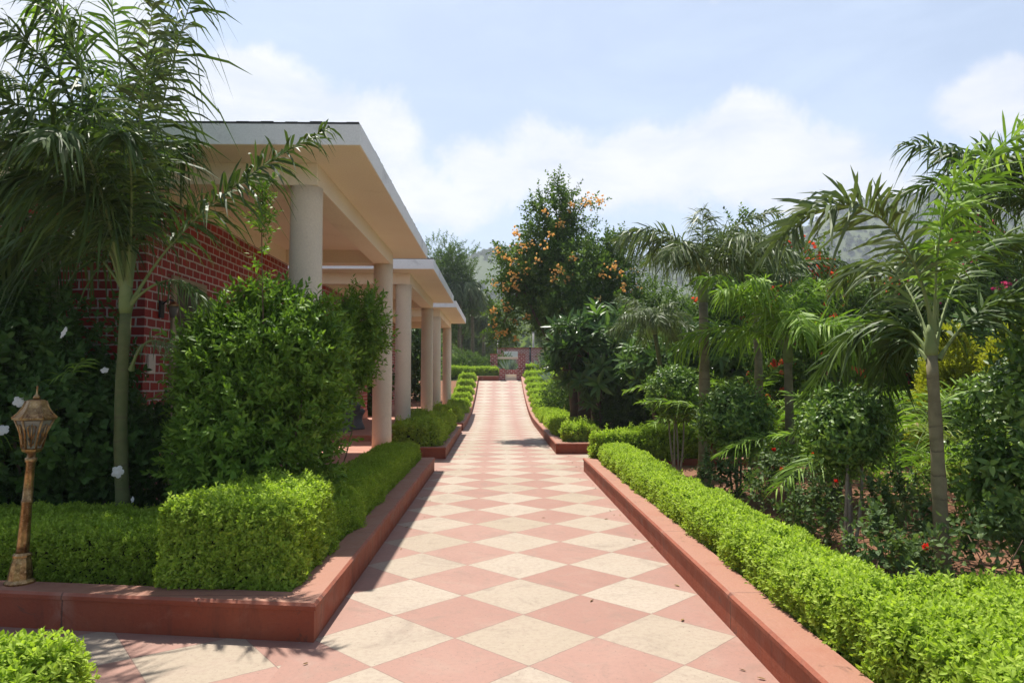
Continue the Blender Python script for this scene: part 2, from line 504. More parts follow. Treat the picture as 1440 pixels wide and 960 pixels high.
M['hedge'] = leaf_mat('hedge leaf', (0.160, 0.240, 0.022), (0.310, 0.430, 0.050), (0.470, 0.570, 0.105), 0.55, 0.38, 0.12)
M['murraya'] = leaf_mat('glossy shrub leaf', (0.069, 0.138, 0.0172), (0.138, 0.2472, 0.0299), (0.299, 0.437, 0.069), 0.47, 0.3, 0.17)
M['hibiscus'] = leaf_mat('dark shrub leaf', (0.0322, 0.0667, 0.0149), (0.0552, 0.1127, 0.023), (0.0978, 0.1725, 0.0403), 0.47, 0.25, 0.17)
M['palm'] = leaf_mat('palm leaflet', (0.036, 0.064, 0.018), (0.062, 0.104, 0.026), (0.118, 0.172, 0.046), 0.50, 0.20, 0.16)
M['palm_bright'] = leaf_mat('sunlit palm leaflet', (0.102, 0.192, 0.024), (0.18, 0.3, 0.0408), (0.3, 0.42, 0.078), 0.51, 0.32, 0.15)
M['palm_grey'] = leaf_mat('greyish palm leaflet', (0.0683, 0.0998, 0.0399), (0.1103, 0.1522, 0.0609), (0.1785, 0.2205, 0.0998), 0.49, 0.2, 0.19)
M['palm_gold'] = leaf_mat('yellowing palm leaflet', (0.1207, 0.1667, 0.0299), (0.1898, 0.2415, 0.046), (0.2875, 0.3105, 0.0805), 0.51, 0.34, 0.15)
M['bougain'] = leaf_mat('bougainvillea leaf', (0.046, 0.0874, 0.0184), (0.092, 0.161, 0.0299), (0.2185, 0.3105, 0.0747), 0.55, 0.3, 0.15)
M['plumeria'] = leaf_mat('plumeria leaf', (0.050, 0.105, 0.024), (0.085, 0.165, 0.036), (0.150, 0.255, 0.062), 0.36, 0.30, 0.32)
M['ficus'] = leaf_mat('clipped ficus leaf', (0.0483, 0.1012, 0.0184), (0.0978, 0.184, 0.0322), (0.3335, 0.46, 0.1092), 0.39, 0.28, 0.32)
M['gold'] = leaf_mat('golden shrub leaf', (0.22, 0.26, 0.018), (0.38, 0.39, 0.03), (0.5, 0.48, 0.07), 0.55, 0.35, 0.15)
M['rose_leaf'] = leaf_mat('rose leaf', (0.046, 0.0862, 0.0276), (0.0805, 0.1323, 0.0414), (0.161, 0.2185, 0.0805), 0.55, 0.28, 0.15)
M['tree_leaf'] = leaf_mat('garden tree leaf', (0.0575, 0.1035, 0.0207), (0.0978, 0.1667, 0.0322), (0.1725, 0.2587, 0.0633), 0.55, 0.3, 0.15)
M['agave'] = leaf_mat('grey agave leaf', (0.16, 0.22, 0.2), (0.24, 0.3, 0.27), (0.33, 0.39, 0.34), 0.55, 0.12, 0.15)
M['scrub'] = leaf_mat('hill scrub', (0.048, 0.068, 0.024), (0.080, 0.105, 0.036), (0.120, 0.145, 0.052), 0.7, 0.2, 0.08)
M['scrub_green'] = leaf_mat('green scrub', (0.085, 0.125, 0.034), (0.140, 0.195, 0.052), (0.220, 0.275, 0.085), 0.65, 0.3, 0.1)
def add_dead(m):
    r = next(n for n in m.node_tree.nodes if n.type == 'VALTORGB').color_ramp
    c0 = tuple(r.elements[0].color)
    r.elements[0].position = .07
    e = r.elements.new(0.0); e.color = (0.20, 0.13, 0.04, 1); e = r.elements.new(.05); e.color = c0
for q in ('hedge', 'bougain', 'rose_leaf', 'palm_gold', 'tree_leaf'): add_dead(M[q])
def petal(name, a, b, c):
    return leaf_mat(name, a, b, c, 0.6, 0.4, 0.2, (1.1, 1.0, 0.9))
M['f_orange'] = petal('orange bract', (0.78, 0.42, 0.08), (0.84, 0.56, 0.18), (0.88, 0.70, 0.36))
M['f_red'] = petal('red bract', (0.62, 0.05, 0.03), (0.75, 0.12, 0.05), (0.80, 0.22, 0.10))
M['f_pink'] = petal('pink bract', (0.60, 0.05, 0.16), (0.72, 0.10, 0.26), (0.78, 0.22, 0.36))
M['f_white'] = petal('white petal', (0.74, 0.74, 0.70), (0.80, 0.80, 0.76), (0.84, 0.84, 0.80))
M['f_rose'] = petal('rose petal', (0.55, 0.02, 0.015), (0.70, 0.035, 0.02), (0.78, 0.08, 0.05))

# ------------------------------------------------------------------ foliage kit
def leaf(L, Wd, fold=0.12, curl=-0.15, detail=2):
    """One leaf along +Y from the origin: (verts, tris)."""
    if detail == 1:
        v = [(0, 0, 0), (-Wd / 2, .48 * L, fold * Wd), (0, L, curl * L), (Wd / 2, .48 * L, fold * Wd)]
        return np.array(v), np.array([(0, 3, 2), (0, 2, 1)])
    v = [(0, 0, 0), (-Wd * .42, .30 * L, fold * Wd), (0, .34 * L, 0), (Wd * .42, .30 * L, fold * Wd),
         (-Wd * .40, .64 * L, fold * Wd + curl * L * .4), (0, .66 * L, curl * L * .35), (Wd * .40, .64 * L, fold * Wd + curl * L * .4), (0, L, curl * L)]
    f = [(0, 2, 1), (0, 3, 2), (1, 2, 5), (1, 5, 4), (2, 3, 6), (2, 6, 5), (4, 5, 7), (5, 6, 7)]
    return np.array(v), np.array(f)

def rotm(axis, a):
    return np.array(Matrix.Rotation(a, 3, axis))

def frame_to(d, roll):
    """Rotation taking +Y to d, then rolled about d."""
    q = Vector((0, 1, 0)).rotation_difference(Vector(d))
    return np.array((q.to_matrix() @ Matrix.Rotation(roll, 3, 'Y')))

def sprig(rng, n, stem, L, Wd, spread=0.9, rise=0.5, detail=1, tip=True, stem_r=0.0015, droop=0.0, fold=0.12, curl=-0.15):
    """A twig along +Y with n leaves set round it. Returns verts, tris, per-face leaf random."""
    V = []; F = []; Q = []; b = 0
    lv, lf = leaf(L, Wd, fold, curl, detail)
    for i in range(n):
        t = (i + 0.6) / n
        ang = i * 2.4 + rng.uniform(-.4, .4)
        out = np.array((math.cos(ang), 0, math.sin(ang)))
        up = rise + 0.5 * t
        d = out * spread * (1 - .45 * t) + np.array((0, up, 0)) + np.array((0, 0, -droop))
        if tip and i == n - 1: d = np.array((0, 1, 0)) + rng.normal(0, .25, 3)
        d = d / np.linalg.norm(d)
        # keep the leaf's face roughly square to the twig
        yv = d; zv = np.array((0, 1, 0)) - d * d[1]
        if np.linalg.norm(zv) < .1: zv = np.array((0, 0, 1.0)) - d * d[2]
        zv /= np.linalg.norm(zv); xv = np.cross(yv, zv)
        Rm = np.stack((xv, yv, zv), 1) @ rotm('Y', rng.uniform(-.5, .5))
        s = rng.uniform(.75, 1.15) * (1 - .25 * t)
        p = np.array((0, stem * t, 0))
        V.append((lv * s) @ Rm.T + p); F.append(lf + b); Q += [rng.random()] * len(lf); b += len(lv)
    if stem_r > 0:
        r = stem_r
        sv = np.array([(r, 0, 0), (-r, 0, r), (-r, 0, -r), (0, stem, 0)])
        V.append(sv); F.append(np.array([(0, 1, 3), (1, 2, 3), (2, 0, 3)]) + b); Q += [0.15] * 3
    return np.concatenate(V), np.concatenate(F), np.array(Q)

def scatter(tmpls, P, Dv, S, rng, rnd_bias=None, mixq=0.45):
    """Instances of sprig templates baked into one set of arrays."""
    N = len(P)
    Dv = Dv / (np.linalg.norm(Dv, axis=1, keepdims=True) + 1e-9)
    ref = rng.normal(0, 1, (N, 3))
    X = np.cross(Dv, ref); X /= (np.linalg.norm(X, axis=1, keepdims=True) + 1e-9)
    Z = np.cross(X, Dv)
    which = rng.integers(0, len(tmpls), N)
    Vs = []; Fs = []; Qs = []; b = 0
    inst = np.clip(rng.normal(.5, .2, N), 0, 1)
    if rnd_bias is not None: inst = np.clip(inst + rnd_bias, 0, 1)
    for ti, (tv, tf, tq) in enumerate(tmpls):
        I = np.where(which == ti)[0]
        if len(I) == 0: continue
        s = S[I][:, None, None]
        v = P[I][:, None, :] + s * (tv[None, :, 0:1] * X[I][:, None, :] + tv[None, :, 1:2] * Dv[I][:, None, :] + tv[None, :, 2:3] * Z[I][:, None, :])
        f = tf[None] + (np.arange(len(I)) * len(tv))[:, None, None] + b
        q = np.clip(inst[I][:, None] * (1 - mixq) + tq[None] * mixq, 0, 1)
        Vs.append(v.reshape(-1, 3)); Fs.append(f.reshape(-1, 3)); Qs.append(q.ravel())
        b += len(I) * len(tv)
    return np.concatenate(Vs), np.concatenate(Fs), np.concatenate(Qs)

def bloom():
    V = []; F = []; Q = []; b = 0
    ang = np.linspace(0, 2 * math.pi, 9)[:-1]
    for i in range(5):
        a = 2 * math.pi * i / 5; o = np.array((math.cos(a), .25, math.sin(a)))
        tq = np.array((-math.sin(a), 0, math.cos(a)))
        c = o * .034; pts = [np.zeros(3), c + np.array((0, -.004, 0))]
        for q in ang: pts.append(c + o * .034 * math.cos(q) + tq * .031 * math.sin(q) + np.array((0, -.012 * (1 + math.cos(q)) + .006 * math.cos(3 * q), 0)))
        V.append(np.array(pts)); F.append(np.array([(1, 2 + j, 2 + (j + 1) % 8) for j in range(8)]) + b); Q += [.3 + .12 * i] * 8; b += 10
    return np.concatenate(V), np.concatenate(F), np.array(Q)

def lumps(P, rng, freq, n=7):
    out = np.zeros(len(P))
    for i in range(n):
        k = rng.normal(0, freq, 3)
        out += np.sin(P @ k + rng.uniform(0, 6.28))
    return out / n ** .5

def unit(rng, n):
    v = rng.normal(0, 1, (n, 3))
    return v / np.linalg.norm(v, axis=1, keepdims=True)

def crown_points(rng, blobs, n, shell=0.55, gap=-0.6, freq=2.2, lump=0.22):
    """Points through the volume of several ellipsoids, denser near their skin, with holes."""
    tot = sum(b[1][0] * b[1][1] + b[1][1] * b[1][2] + b[1][0] * b[1][2] for b in blobs)
    P = []; Dv = []
    for c, r, in blobs:
        c = np.array(c); r = np.array(r)
        w = (r[0] * r[1] + r[1] * r[2] + r[0] * r[2]) / tot
        m = int(n * w * 1.5)
        u = unit(rng, m)
        rad = shell + (1 - shell) * rng.random(m) ** .6
        rad = rad * (1 + lump * lumps(u * 1.0, rng, 3.0))
        p = c + u * r * rad[:, None]
        keep = lumps(p, rng, freq / max(r.mean(), .3)) > gap
        p = p[keep]; u = u[keep]
        P.append(p); Dv.append(u)
    P = np.concatenate(P); Dv = np.concatenate(Dv)
    return P, Dv

LIB = {}
def tm(key, *a, count=4, **kw):
    rng = np.random.default_rng(abs(hash(key)) % 1000 if False else sum(map(ord, key)))
    LIB[key] = [sprig(rng, *a, **kw) for _ in range(count)]
tm('hedge', 7, .05, .031, .018, spread=1.0, rise=.12, detail=1)
tm('hedge_near', 8, .055, .034, .0185, spread=1.0, rise=.12, detail=2)
tm('murraya', 9, .16, .070, .028, spread=1.0, rise=.45, detail=2, stem_r=.0025)
tm('hibiscus', 8, .16, .085, .055, spread=1.1, rise=.3, detail=2, stem_r=.003, curl=-.25)
tm('bougain', 9, .26, .085, .058, spread=1.0, rise=.35, detail=1, stem_r=.004, curl=-.2)
tm('plumeria', 13, .10, .30, .085, spread=1.0, rise=.22, detail=2, stem_r=.012, curl=-.18)
tm('ficus', 8, .13, .075, .034, spread=1.0, rise=.15, detail=2, stem_r=.002, curl=-.35)
tm('gold', 9, .10, .045, .022, spread=.7, rise=.8, detail=1)
tm('rose', 7, .17, .060, .038, spread=1.1, rise=.3, detail=2, stem_r=.0025)
tm('tree', 10, .40, .15, .08, spread=1.0, rise=.4, detail=1, stem_r=.006, curl=-.2)
tm('flower', 6, .01, .045, .045, spread=1.0, rise=.5, detail=1, stem_r=0, fold=.3, curl=.1)
LIB['bloom'] = [bloom()]
tm('rosebloom', 14, .02, .030, .034, spread=.8, rise=.5, detail=1, stem_r=0, fold=.4, curl=.2)
tm('scrub', 16, .5, .55, .45, spread=1.0, rise=.4, detail=1, stem_r=0)

def foliage(name, P, Dv, lib, scale, mat, rng, parent, up=.45, jitter=.5, bias=None, var=.25):
    Dv = Dv + np.array((0, 0, up)) + rng.normal(0, jitter, Dv.shape)
    S = scale * rng.uniform(1 - var, 1 + var, len(P))
    V, F, Q = scatter(LIB[lib], P, Dv, S, rng, bias)
    off = np.zeros(3); p = parent
    while p: off += np.array(p.location); p = p.parent
    return link_mesh(name, arr_mesh(name, V - off, F, [mat], Q), parent)

def limb(mb, a, b, r0, r1, rng, n=6, bend=.06, sides=7):
    a = np.array(a); b = np.array(b); L = np.linalg.norm(b - a)
    k1 = rng.normal(0, bend * L, 3); k1[2] *= .4
    pts = [a + (b - a) * t + k1 * math.sin(math.pi * t) for t in np.linspace(0, 1, n)]
    mb.tube(pts, [r0 + (r1 - r0) * t for t in np.linspace(0, 1, n)], sides)

def bez(P, t):
    P = np.asarray(P, float); t = t[:, None]
    return (1 - t) ** 3 * P[0] + 3 * (1 - t) ** 2 * t * P[1] + 3 * (1 - t) * t ** 2 * P[2] + t ** 3 * P[3]
def bezt(P, t):
    P = np.asarray(P, float); t = t[:, None]
    return 3 * (1 - t) ** 2 * (P[1] - P[0]) + 6 * (1 - t) * t * (P[2] - P[1]) + 3 * t ** 2 * (P[3] - P[2])

def frond_arrays(P, rng, nl=46, Lmax=.42, width=.028, droop=.35, plum=.25, fwd=.55, vee=.25, t0=.16, rr=.014, tone=.5):
    """One pinnate palm frond along a Bezier spine."""
    up = np.array((0, 0, 1.0))
    V = []; F = []; Q = []; MI = []; b = 0
    for side in (-1, 1):
        t = np.linspace(t0, .995, nl) + rng.uniform(-.009, .009, nl)
        t = np.clip(t, 0, 1)
        B = bez(P, t); T = bezt(P, t); T /= np.linalg.norm(T, axis=1, keepdims=True)
        S = np.cross(T, up); sn = np.linalg.norm(S, axis=1, keepdims=True)
        S = np.where(sn > .15, S / (sn + 1e-9), np.array((1.0, 0, 0)))
        U = np.cross(S, T)
        prof = np.sin(np.pi * np.clip(.2 + .74 * (t - t0) / (1 - t0), 0, 1)) ** .65
        ln = Lmax * prof * rng.uniform(.72, 1.12, nl) * (rng.random(nl) > .05)
        a = rng.normal(vee, plum, nl)[:, None]
        fw = (fwd + .5 * t + rng.normal(0, .22, nl))[:, None]
        d = S * side * np.cos(a) + U * np.sin(a) + T * fw
        d /= np.linalg.norm(d, axis=1, keepdims=True)
        dr = droop * rng.uniform(.35, 1.9, nl)
        Wv = T - d * np.sum(T * d, 1, keepdims=True)
        Wv = Wv + U * rng.normal(0, .6, nl)[:, None]
        Wv /= (np.linalg.norm(Wv, axis=1, keepdims=True) + 1e-9)
        pts = []
        for s, w in ((0, .35), (.3, 1), (.68, .8), (1, .04)):
            p = B + d * (ln * s)[:, None] - up * (dr * ln * s * s)[:, None]
            wv = Wv * (width * w * .5)
            pts += [p - wv, p + wv]
        A = np.stack(pts, 1)                       # nl, 8, 3
        V.append(A.reshape(-1, 3))
        tri = []
        for s in range(3):
            o = s * 2
            tri += [(o, o + 1, o + 3), (o, o + 3, o + 2)]
        tri = np.array(tri)
        F.append((tri[None] + (np.arange(nl) * 8)[:, None, None]).reshape(-1, 3) + b)
        Q.append(np.repeat(np.clip(rng.normal(tone, .2, nl), 0, 1), 6))
        MI.append(np.zeros(nl * 6, int)); b += nl * 8
    n = 14; t = np.linspace(0, 1, n)
    B = bez(P, t); T = bezt(P, t); T /= np.linalg.norm(T, axis=1, keepdims=True)
    S = np.cross(T, up); sn = np.linalg.norm(S, axis=1, keepdims=True)
    S = np.where(sn > .15, S / (sn + 1e-9), np.array((1.0, 0, 0))); U = np.cross(S, T)
    rad = rr * (1 - .85 * t) * (1 + 1.1 * np.exp(-t * 22))
    ring = np.stack([B + rad[:, None] * (S * math.cos(q) + U * math.sin(q)) for q in (0, 1.26, 2.51, 3.77, 5.03)], 1)
    V.append(ring.reshape(-1, 3)); tri = []
    for i in range(n - 1):
        for j in range(5):
            a0 = i * 5 + j; a1 = i * 5 + (j + 1) % 5
            tri += [(a0, a1, a1 + 5), (a0, a1 + 5, a0 + 5)]
    F.append(np.array(tri) + b); Q.append(np.full(len(tri), .6)); MI.append(np.ones(len(tri), int))
    return np.concatenate(V), np.concatenate(F), np.concatenate(Q), np.concatenate(MI)

def add_frond(parent, P, mat, rng, **kw):
    V, F, Q, MI = frond_arrays(P, rng, **kw)
    off = np.array(parent.location)
    return link_mesh('frond', arr_mesh('frond', V - off, F, [mat, M['shaft']], Q, MI), parent)

def spine(base, az, el, L, arch):
    """Control points of a frond leaving base at azimuth az, elevation el, bending over by arch."""
    b = np.array(base); h = np.array((math.cos(az), math.sin(az), 0)); z = np.array((0, 0, 1.0))
    d0 = h * math.cos(el) + z * math.sin(el)
    e1 = el - arch * .55; d1 = h * math.cos(e1) + z * math.sin(e1)
    e2 = el - arch * 1.25; d2 = h * math.cos(e2) + z * math.sin(e2)
    p1 = b + d0 * L * .34; p2 = p1 + d1 * L * .34; p3 = p2 + d2 * L * .34
    return [b, p1, p2, p3]

def palm(label, base, top, r0, r1, fronds, mat, rng, group=None, trunk_mat=None, shaft=.0, name='palm_tree', **kw):
    t = thing(name, label, 'palm', base, group)
    b = np.array(base); e = np.array(top); n = 12
    k = rng.normal(0, .05, 3); k[2] = 0
    pts = [b + (e - b) * s + k * math.sin(math.pi * s) for s in np.linspace(0, 1, n)]
    rad = [(r0 * (1.35 - 3.5 * s) if s < .1 else r0 + (r1 - r0) * s) for s in np.linspace(0, 1, n)]
    rad = [q * (1 + .06 * math.sin(i * 2.3 + base[0] * 9)) for i, q in enumerate(rad)]
    mb = MB(); mb.tube([b - np.array((0, 0, .05))] + pts, [rad[0] * 1.1] + rad, 14)
    mb.build('trunk', trunk_mat or M['palm_trunk'], t)
    if shaft > 0:
        mb = MB(); d = (e - b) / np.linalg.norm(e - b)
        mb.tube([e + d * shaft * s for s in (-.02, .12, .4, .75, 1)], [r1 * q for q in (1.0, 1.25, 1.15, .8, .45)], 12)
        mb.build('crownshaft', M['shaft'], t)
    for P in fronds:
        if isinstance(P, dict): add_frond(t, P['P'], P.get('mat', mat), rng, **{**kw, **{a: c for a, c in P.items() if a not in ('P', 'mat')}})
        else: add_frond(t, P, mat, rng, **kw)
    return t

def ramp(y):
    return 0.0073 * max(0.0, min(y, 38.6) - 24.0) ** 2
def soil_z(y):
    return ramp(y) + 0.12

# ------------------------------------------------------------------ ground, paving, soil, hills
def sheet(name, xs, ys, zf, mat, label):
    V = [(x, y, zf(x, y)) for y in ys for x in xs]
    nx = len(xs)
    F = [(j * nx + i, j * nx + i + 1, (j + 1) * nx + i + 1, (j + 1) * nx + i) for j in range(len(ys) - 1) for i in range(nx - 1)]
    mb = MB(); mb.add(V, F, True)
    o = mb.build(name, mat)
    return tag(o, label, 'ground', kind='structure')

ys_r = [-6, 0, 4, 5, 12, 14, 20, 24] + [24 + .73 * i for i in range(1, 21)]
sheet('ground', [-900, -300, -90, -40, -12, 0, 12, 40, 90, 300, 900], [-40, 0, 20, 24, 26, 28, 30, 32, 34, 36, 38.6, 45, 60, 100, 200, 400, 1400],
      lambda x, y: ramp(y) - .03, M['earth'], 'dry earth under the whole garden and beyond')
mb = MB()
def strip(mb, x0, x1, ys, dz):
    V = [(x, y, ramp(y) + dz) for y in ys for x in (x0, x1)]
    mb.add(V, [(2 * i, 2 * i + 1, 2 * i + 3, 2 * i + 2) for i in range(len(ys) - 1)])
strip(mb, -1.2, 7.0, [-3, 5.0], 0)
strip(mb, -1.2, 7.0, [5.0, 15.6], 0)
strip(mb, -1.2, 1.6, [15.6, 20, 24] + [24 + .73 * i for i in range(1, 21)], 0)
strip(mb, -2.6, -1.2, [12.2, 14.7], 0)
strip(mb, -2.6, -1.2, [21.3, 22.7], 0)
tag(mb.build('path', M['paving']), 'long path of cream and rose stone laid in diamonds', 'path', kind='structure')
mb = MB(); strip(mb, -9.0, -1.2, [-3, 5.9], 0)
tag(mb.build('side_path', M['paving_side']), 'side path of cream and rose diamonds in front of the left planter', 'path', kind='structure')

def soil_patch(name, x0, x1, y0, y1, label):
    n = 26; xs = np.linspace(x0, x1, 14); ys = np.linspace(y0, y1, n)
    r = np.random.default_rng(3)
    V = [(x, y, soil_z(y) + r.uniform(-.015, .025)) for y in ys for x in xs]
    F = [(j * 14 + i, j * 14 + i + 1, (j + 1) * 14 + i + 1, (j + 1) * 14 + i) for j in range(n - 1) for i in range(13)]
    mb = MB(); mb.add(V, F, True)
    tag(mb.build(name, M['soil']), label, 'soil', kind='structure')
soil_patch('garden_soil', 1.6, 16, -2, 12.3, 'reddish bare soil under the palms and shrubs')
soil_patch('garden_soil', 1.4, 22, 15.4, 45, 'reddish bare soil behind the second planter')
mb = MB()
for i in range(20):
    xa = -9 + i * .39; xb = xa + .39
    f = lambda x: 4.39 + (-1.11 - x) * .151 + .12
    mb.add([(xa, f(xa), .12), (xb, f(xb), .12), (xb, 12.4, .12), (xa, 12.4, .12)], [(0, 1, 2, 3)])
tag(mb.build('planter_soil', M['soil']), 'soil in the long left planter', 'soil', kind='structure')
mb = MB(); strip(mb, -2.3, -1.2, [14.5, 21.5], .12)
strip(mb, -9, -1.2, [22.5, 24] + [24 + .73 * i for i in range(1, 20)], .12)
strip(mb, -9, 0, [38.7, 48], .12)
tag(mb.build('planter_soil', M['soil']), 'soil in the planters beside the further houses', 'soil', kind='structure')

def hill_sheet(name, xs, ys, zf, mat, label):
    o = sheet(name, list(xs), list(ys), zf, mat, label)
    return o
rpx = [-900, -200, 300, 560, 660, 700, 760, 900, 1000, 1100, 1222, 1300, 1440, 1700, 2300]
rpy = [330, 345, 352, 372, 362, 355, 356, 370, 362, 338, 288, 268, 244, 228, 250]
def ridge(x):
    px = 702 + 1004 * x / 520
    return (534 - np.interp(px, rpx, rpy)) / 1004 * 520 + 1.57
def wob(x, y, s, ph):
    return math.sin(x * s + ph) * math.cos(y * s * 1.3 + ph * 2) + .5 * math.sin(x * s * 2.3 + y * s * 1.7 + ph)
def far_hill(x, y):
    t = (y - 300) / 220
    pr = 0 if t < 0 else (t * t * (3 - 2 * t) if t < 1 else max(0, 1 - (t - 1) * .35))
    return 1.2 + (ridge(x * 520 / max(y, 300))) * pr + wob(x, y, .022, 1) * 4 * min(1, max(0, t * 3)) - (0.8 if t <= 0 else 0)
def near_hill(x, y):
    t = (y - 85) / 95
    pr = 0 if t < 0 else (t * t * (3 - 2 * t) if t < 1 else max(0, 1 - (t - 1) * .6))
    top = 19 + wob(x, 0, .03, 2) * 2.5 + max(0, x) * .03
    return 1.3 + top * pr + wob(x, y, .06, 0) * 1.0 * min(1, max(0, t * 3)) - (.9 if t <= 0 else 0)
hill_sheet('hill', np.linspace(-700, 800, 110), np.linspace(296, 760, 40), far_hill, M['hill'], 'hazy scrub covered ridge beyond the garden')
hill_sheet('near_hill', np.linspace(-220, 320, 90), np.linspace(84, 330, 40), near_hill, M['hill_green'], 'low green slope behind the garden wall')
r = np.random.default_rng(5)
def scrub(name, zf, xr, yr, n, s, mat, label):
    y = yr[0] + (yr[1] - yr[0]) * r.random(n); x = xr[0] + (xr[1] - xr[0]) * r.random(n)
    P = np.array([(a, b, zf(a, b) - .25 * s) for a, b in zip(x, y)])
    keep = lumps(P, r, .05) > -.9
    P = P[keep]
    Dv = np.tile((0, 0, 1.0), (len(P), 1)) + r.normal(0, .25, (len(P), 3))
    V, F, Q = scatter(LIB['scrub'], P, Dv, s * r.uniform(.5, 1.4, len(P)), r)
    tag(link_mesh(name, arr_mesh(name, V, F, [mat], Q)), label, 'scrub', kind='stuff')
scrub('hill_scrub', far_hill, (-330, 560), (330, 540), 9000, 5.0, M['scrub'], 'grey green scrub covering the far ridge')
scrub('slope_scrub', near_hill, (-60, 190), (88, 185), 5200, 2.8, M['scrub_green'], 'bushes covering the low slope behind the wall')

# haze: pale air round everything
mb = MB(); mb.box(-720, 830, -45, 790, -1.2, 172)
m = bpy.data.materials.new('haze air'); m.use_nodes = True
k = NT(m.node_tree); k.n.clear()
o_ = k.node('ShaderNodeOutputMaterial'); pv = k.node('ShaderNodeVolumePrincipled')
pv.inputs['Color'].default_value = (0.80, 0.88, 1.0, 1)
pv.inputs['Density'].default_value = 0.0006
pv.inputs['Anisotropy'].default_value = 0.2
k.link(pv.outputs[0], o_.inputs['Volume'])
m.cycles.homogeneous_volume = True
tag(mb.build('haze', m), 'pale summer haze over the whole garden and hills', 'haze', kind='stuff')

# ------------------------------------------------------------------ planter kerbs
def kerb(label, pts, side, group='red planter kerbs along the path', h=.23, th=.22):
    """Low wall swept along its outer line; side=+1 puts the thickness left of travel."""
    P = [Vector((p[0], p[1])) for p in pts]
    dense = [P[0]]; 
    for a, b in zip(P, P[1:]):
        n = max(1, int((b - a).length / .9)) if max(a.y, b.y) > 23 else 1
        dense += [a.lerp(b, i / n) for i in range(1, n + 1)]
    P = dense
    def nrm(a, b):
        d = (b - a).normalized(); return Vector((-d.y, d.x)) * side
    rings = []
    c = .016
    for i, p in enumerate(P):
        if i == 0: mvec = nrm(P[0], P[1])
        elif i == len(P) - 1: mvec = nrm(P[-2], P[-1])
        else:
            a = nrm(P[i - 1], p); b = nrm(p, P[i + 1]); mvec = (a + b) / (1 + a.dot(b))
        z = ramp(p.y)
        def q(o, zz): v = p + mvec * o; return (v.x, v.y, z + zz)
        rings.append([q(0, -.04), q(0, h - .045), q(-.012, h - .04), q(-.012, h - c), q(c - .012, h), q(th - c, h), q(th, h - c), q(th, -.04)])
    mb = MB(); mb.loft(rings, True)
    base = (P[0].x, P[0].y, ramp(P[0].y))
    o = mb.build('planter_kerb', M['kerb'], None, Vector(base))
    return tag(o, label, 'planter wall', group)
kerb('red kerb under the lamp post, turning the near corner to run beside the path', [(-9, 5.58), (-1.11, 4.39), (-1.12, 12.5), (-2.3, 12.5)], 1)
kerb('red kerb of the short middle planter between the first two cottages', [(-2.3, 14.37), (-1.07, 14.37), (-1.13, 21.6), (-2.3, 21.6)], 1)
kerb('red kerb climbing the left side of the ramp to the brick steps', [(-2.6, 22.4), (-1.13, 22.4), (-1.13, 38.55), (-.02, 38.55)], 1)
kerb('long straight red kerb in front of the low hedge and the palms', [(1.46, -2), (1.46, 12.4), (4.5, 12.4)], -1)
kerb('red kerb curving up the right side of the ramp under the orange flowering tree', [(6, 15.27), (1.21, 15.27), (1.19, 38.5)], -1)

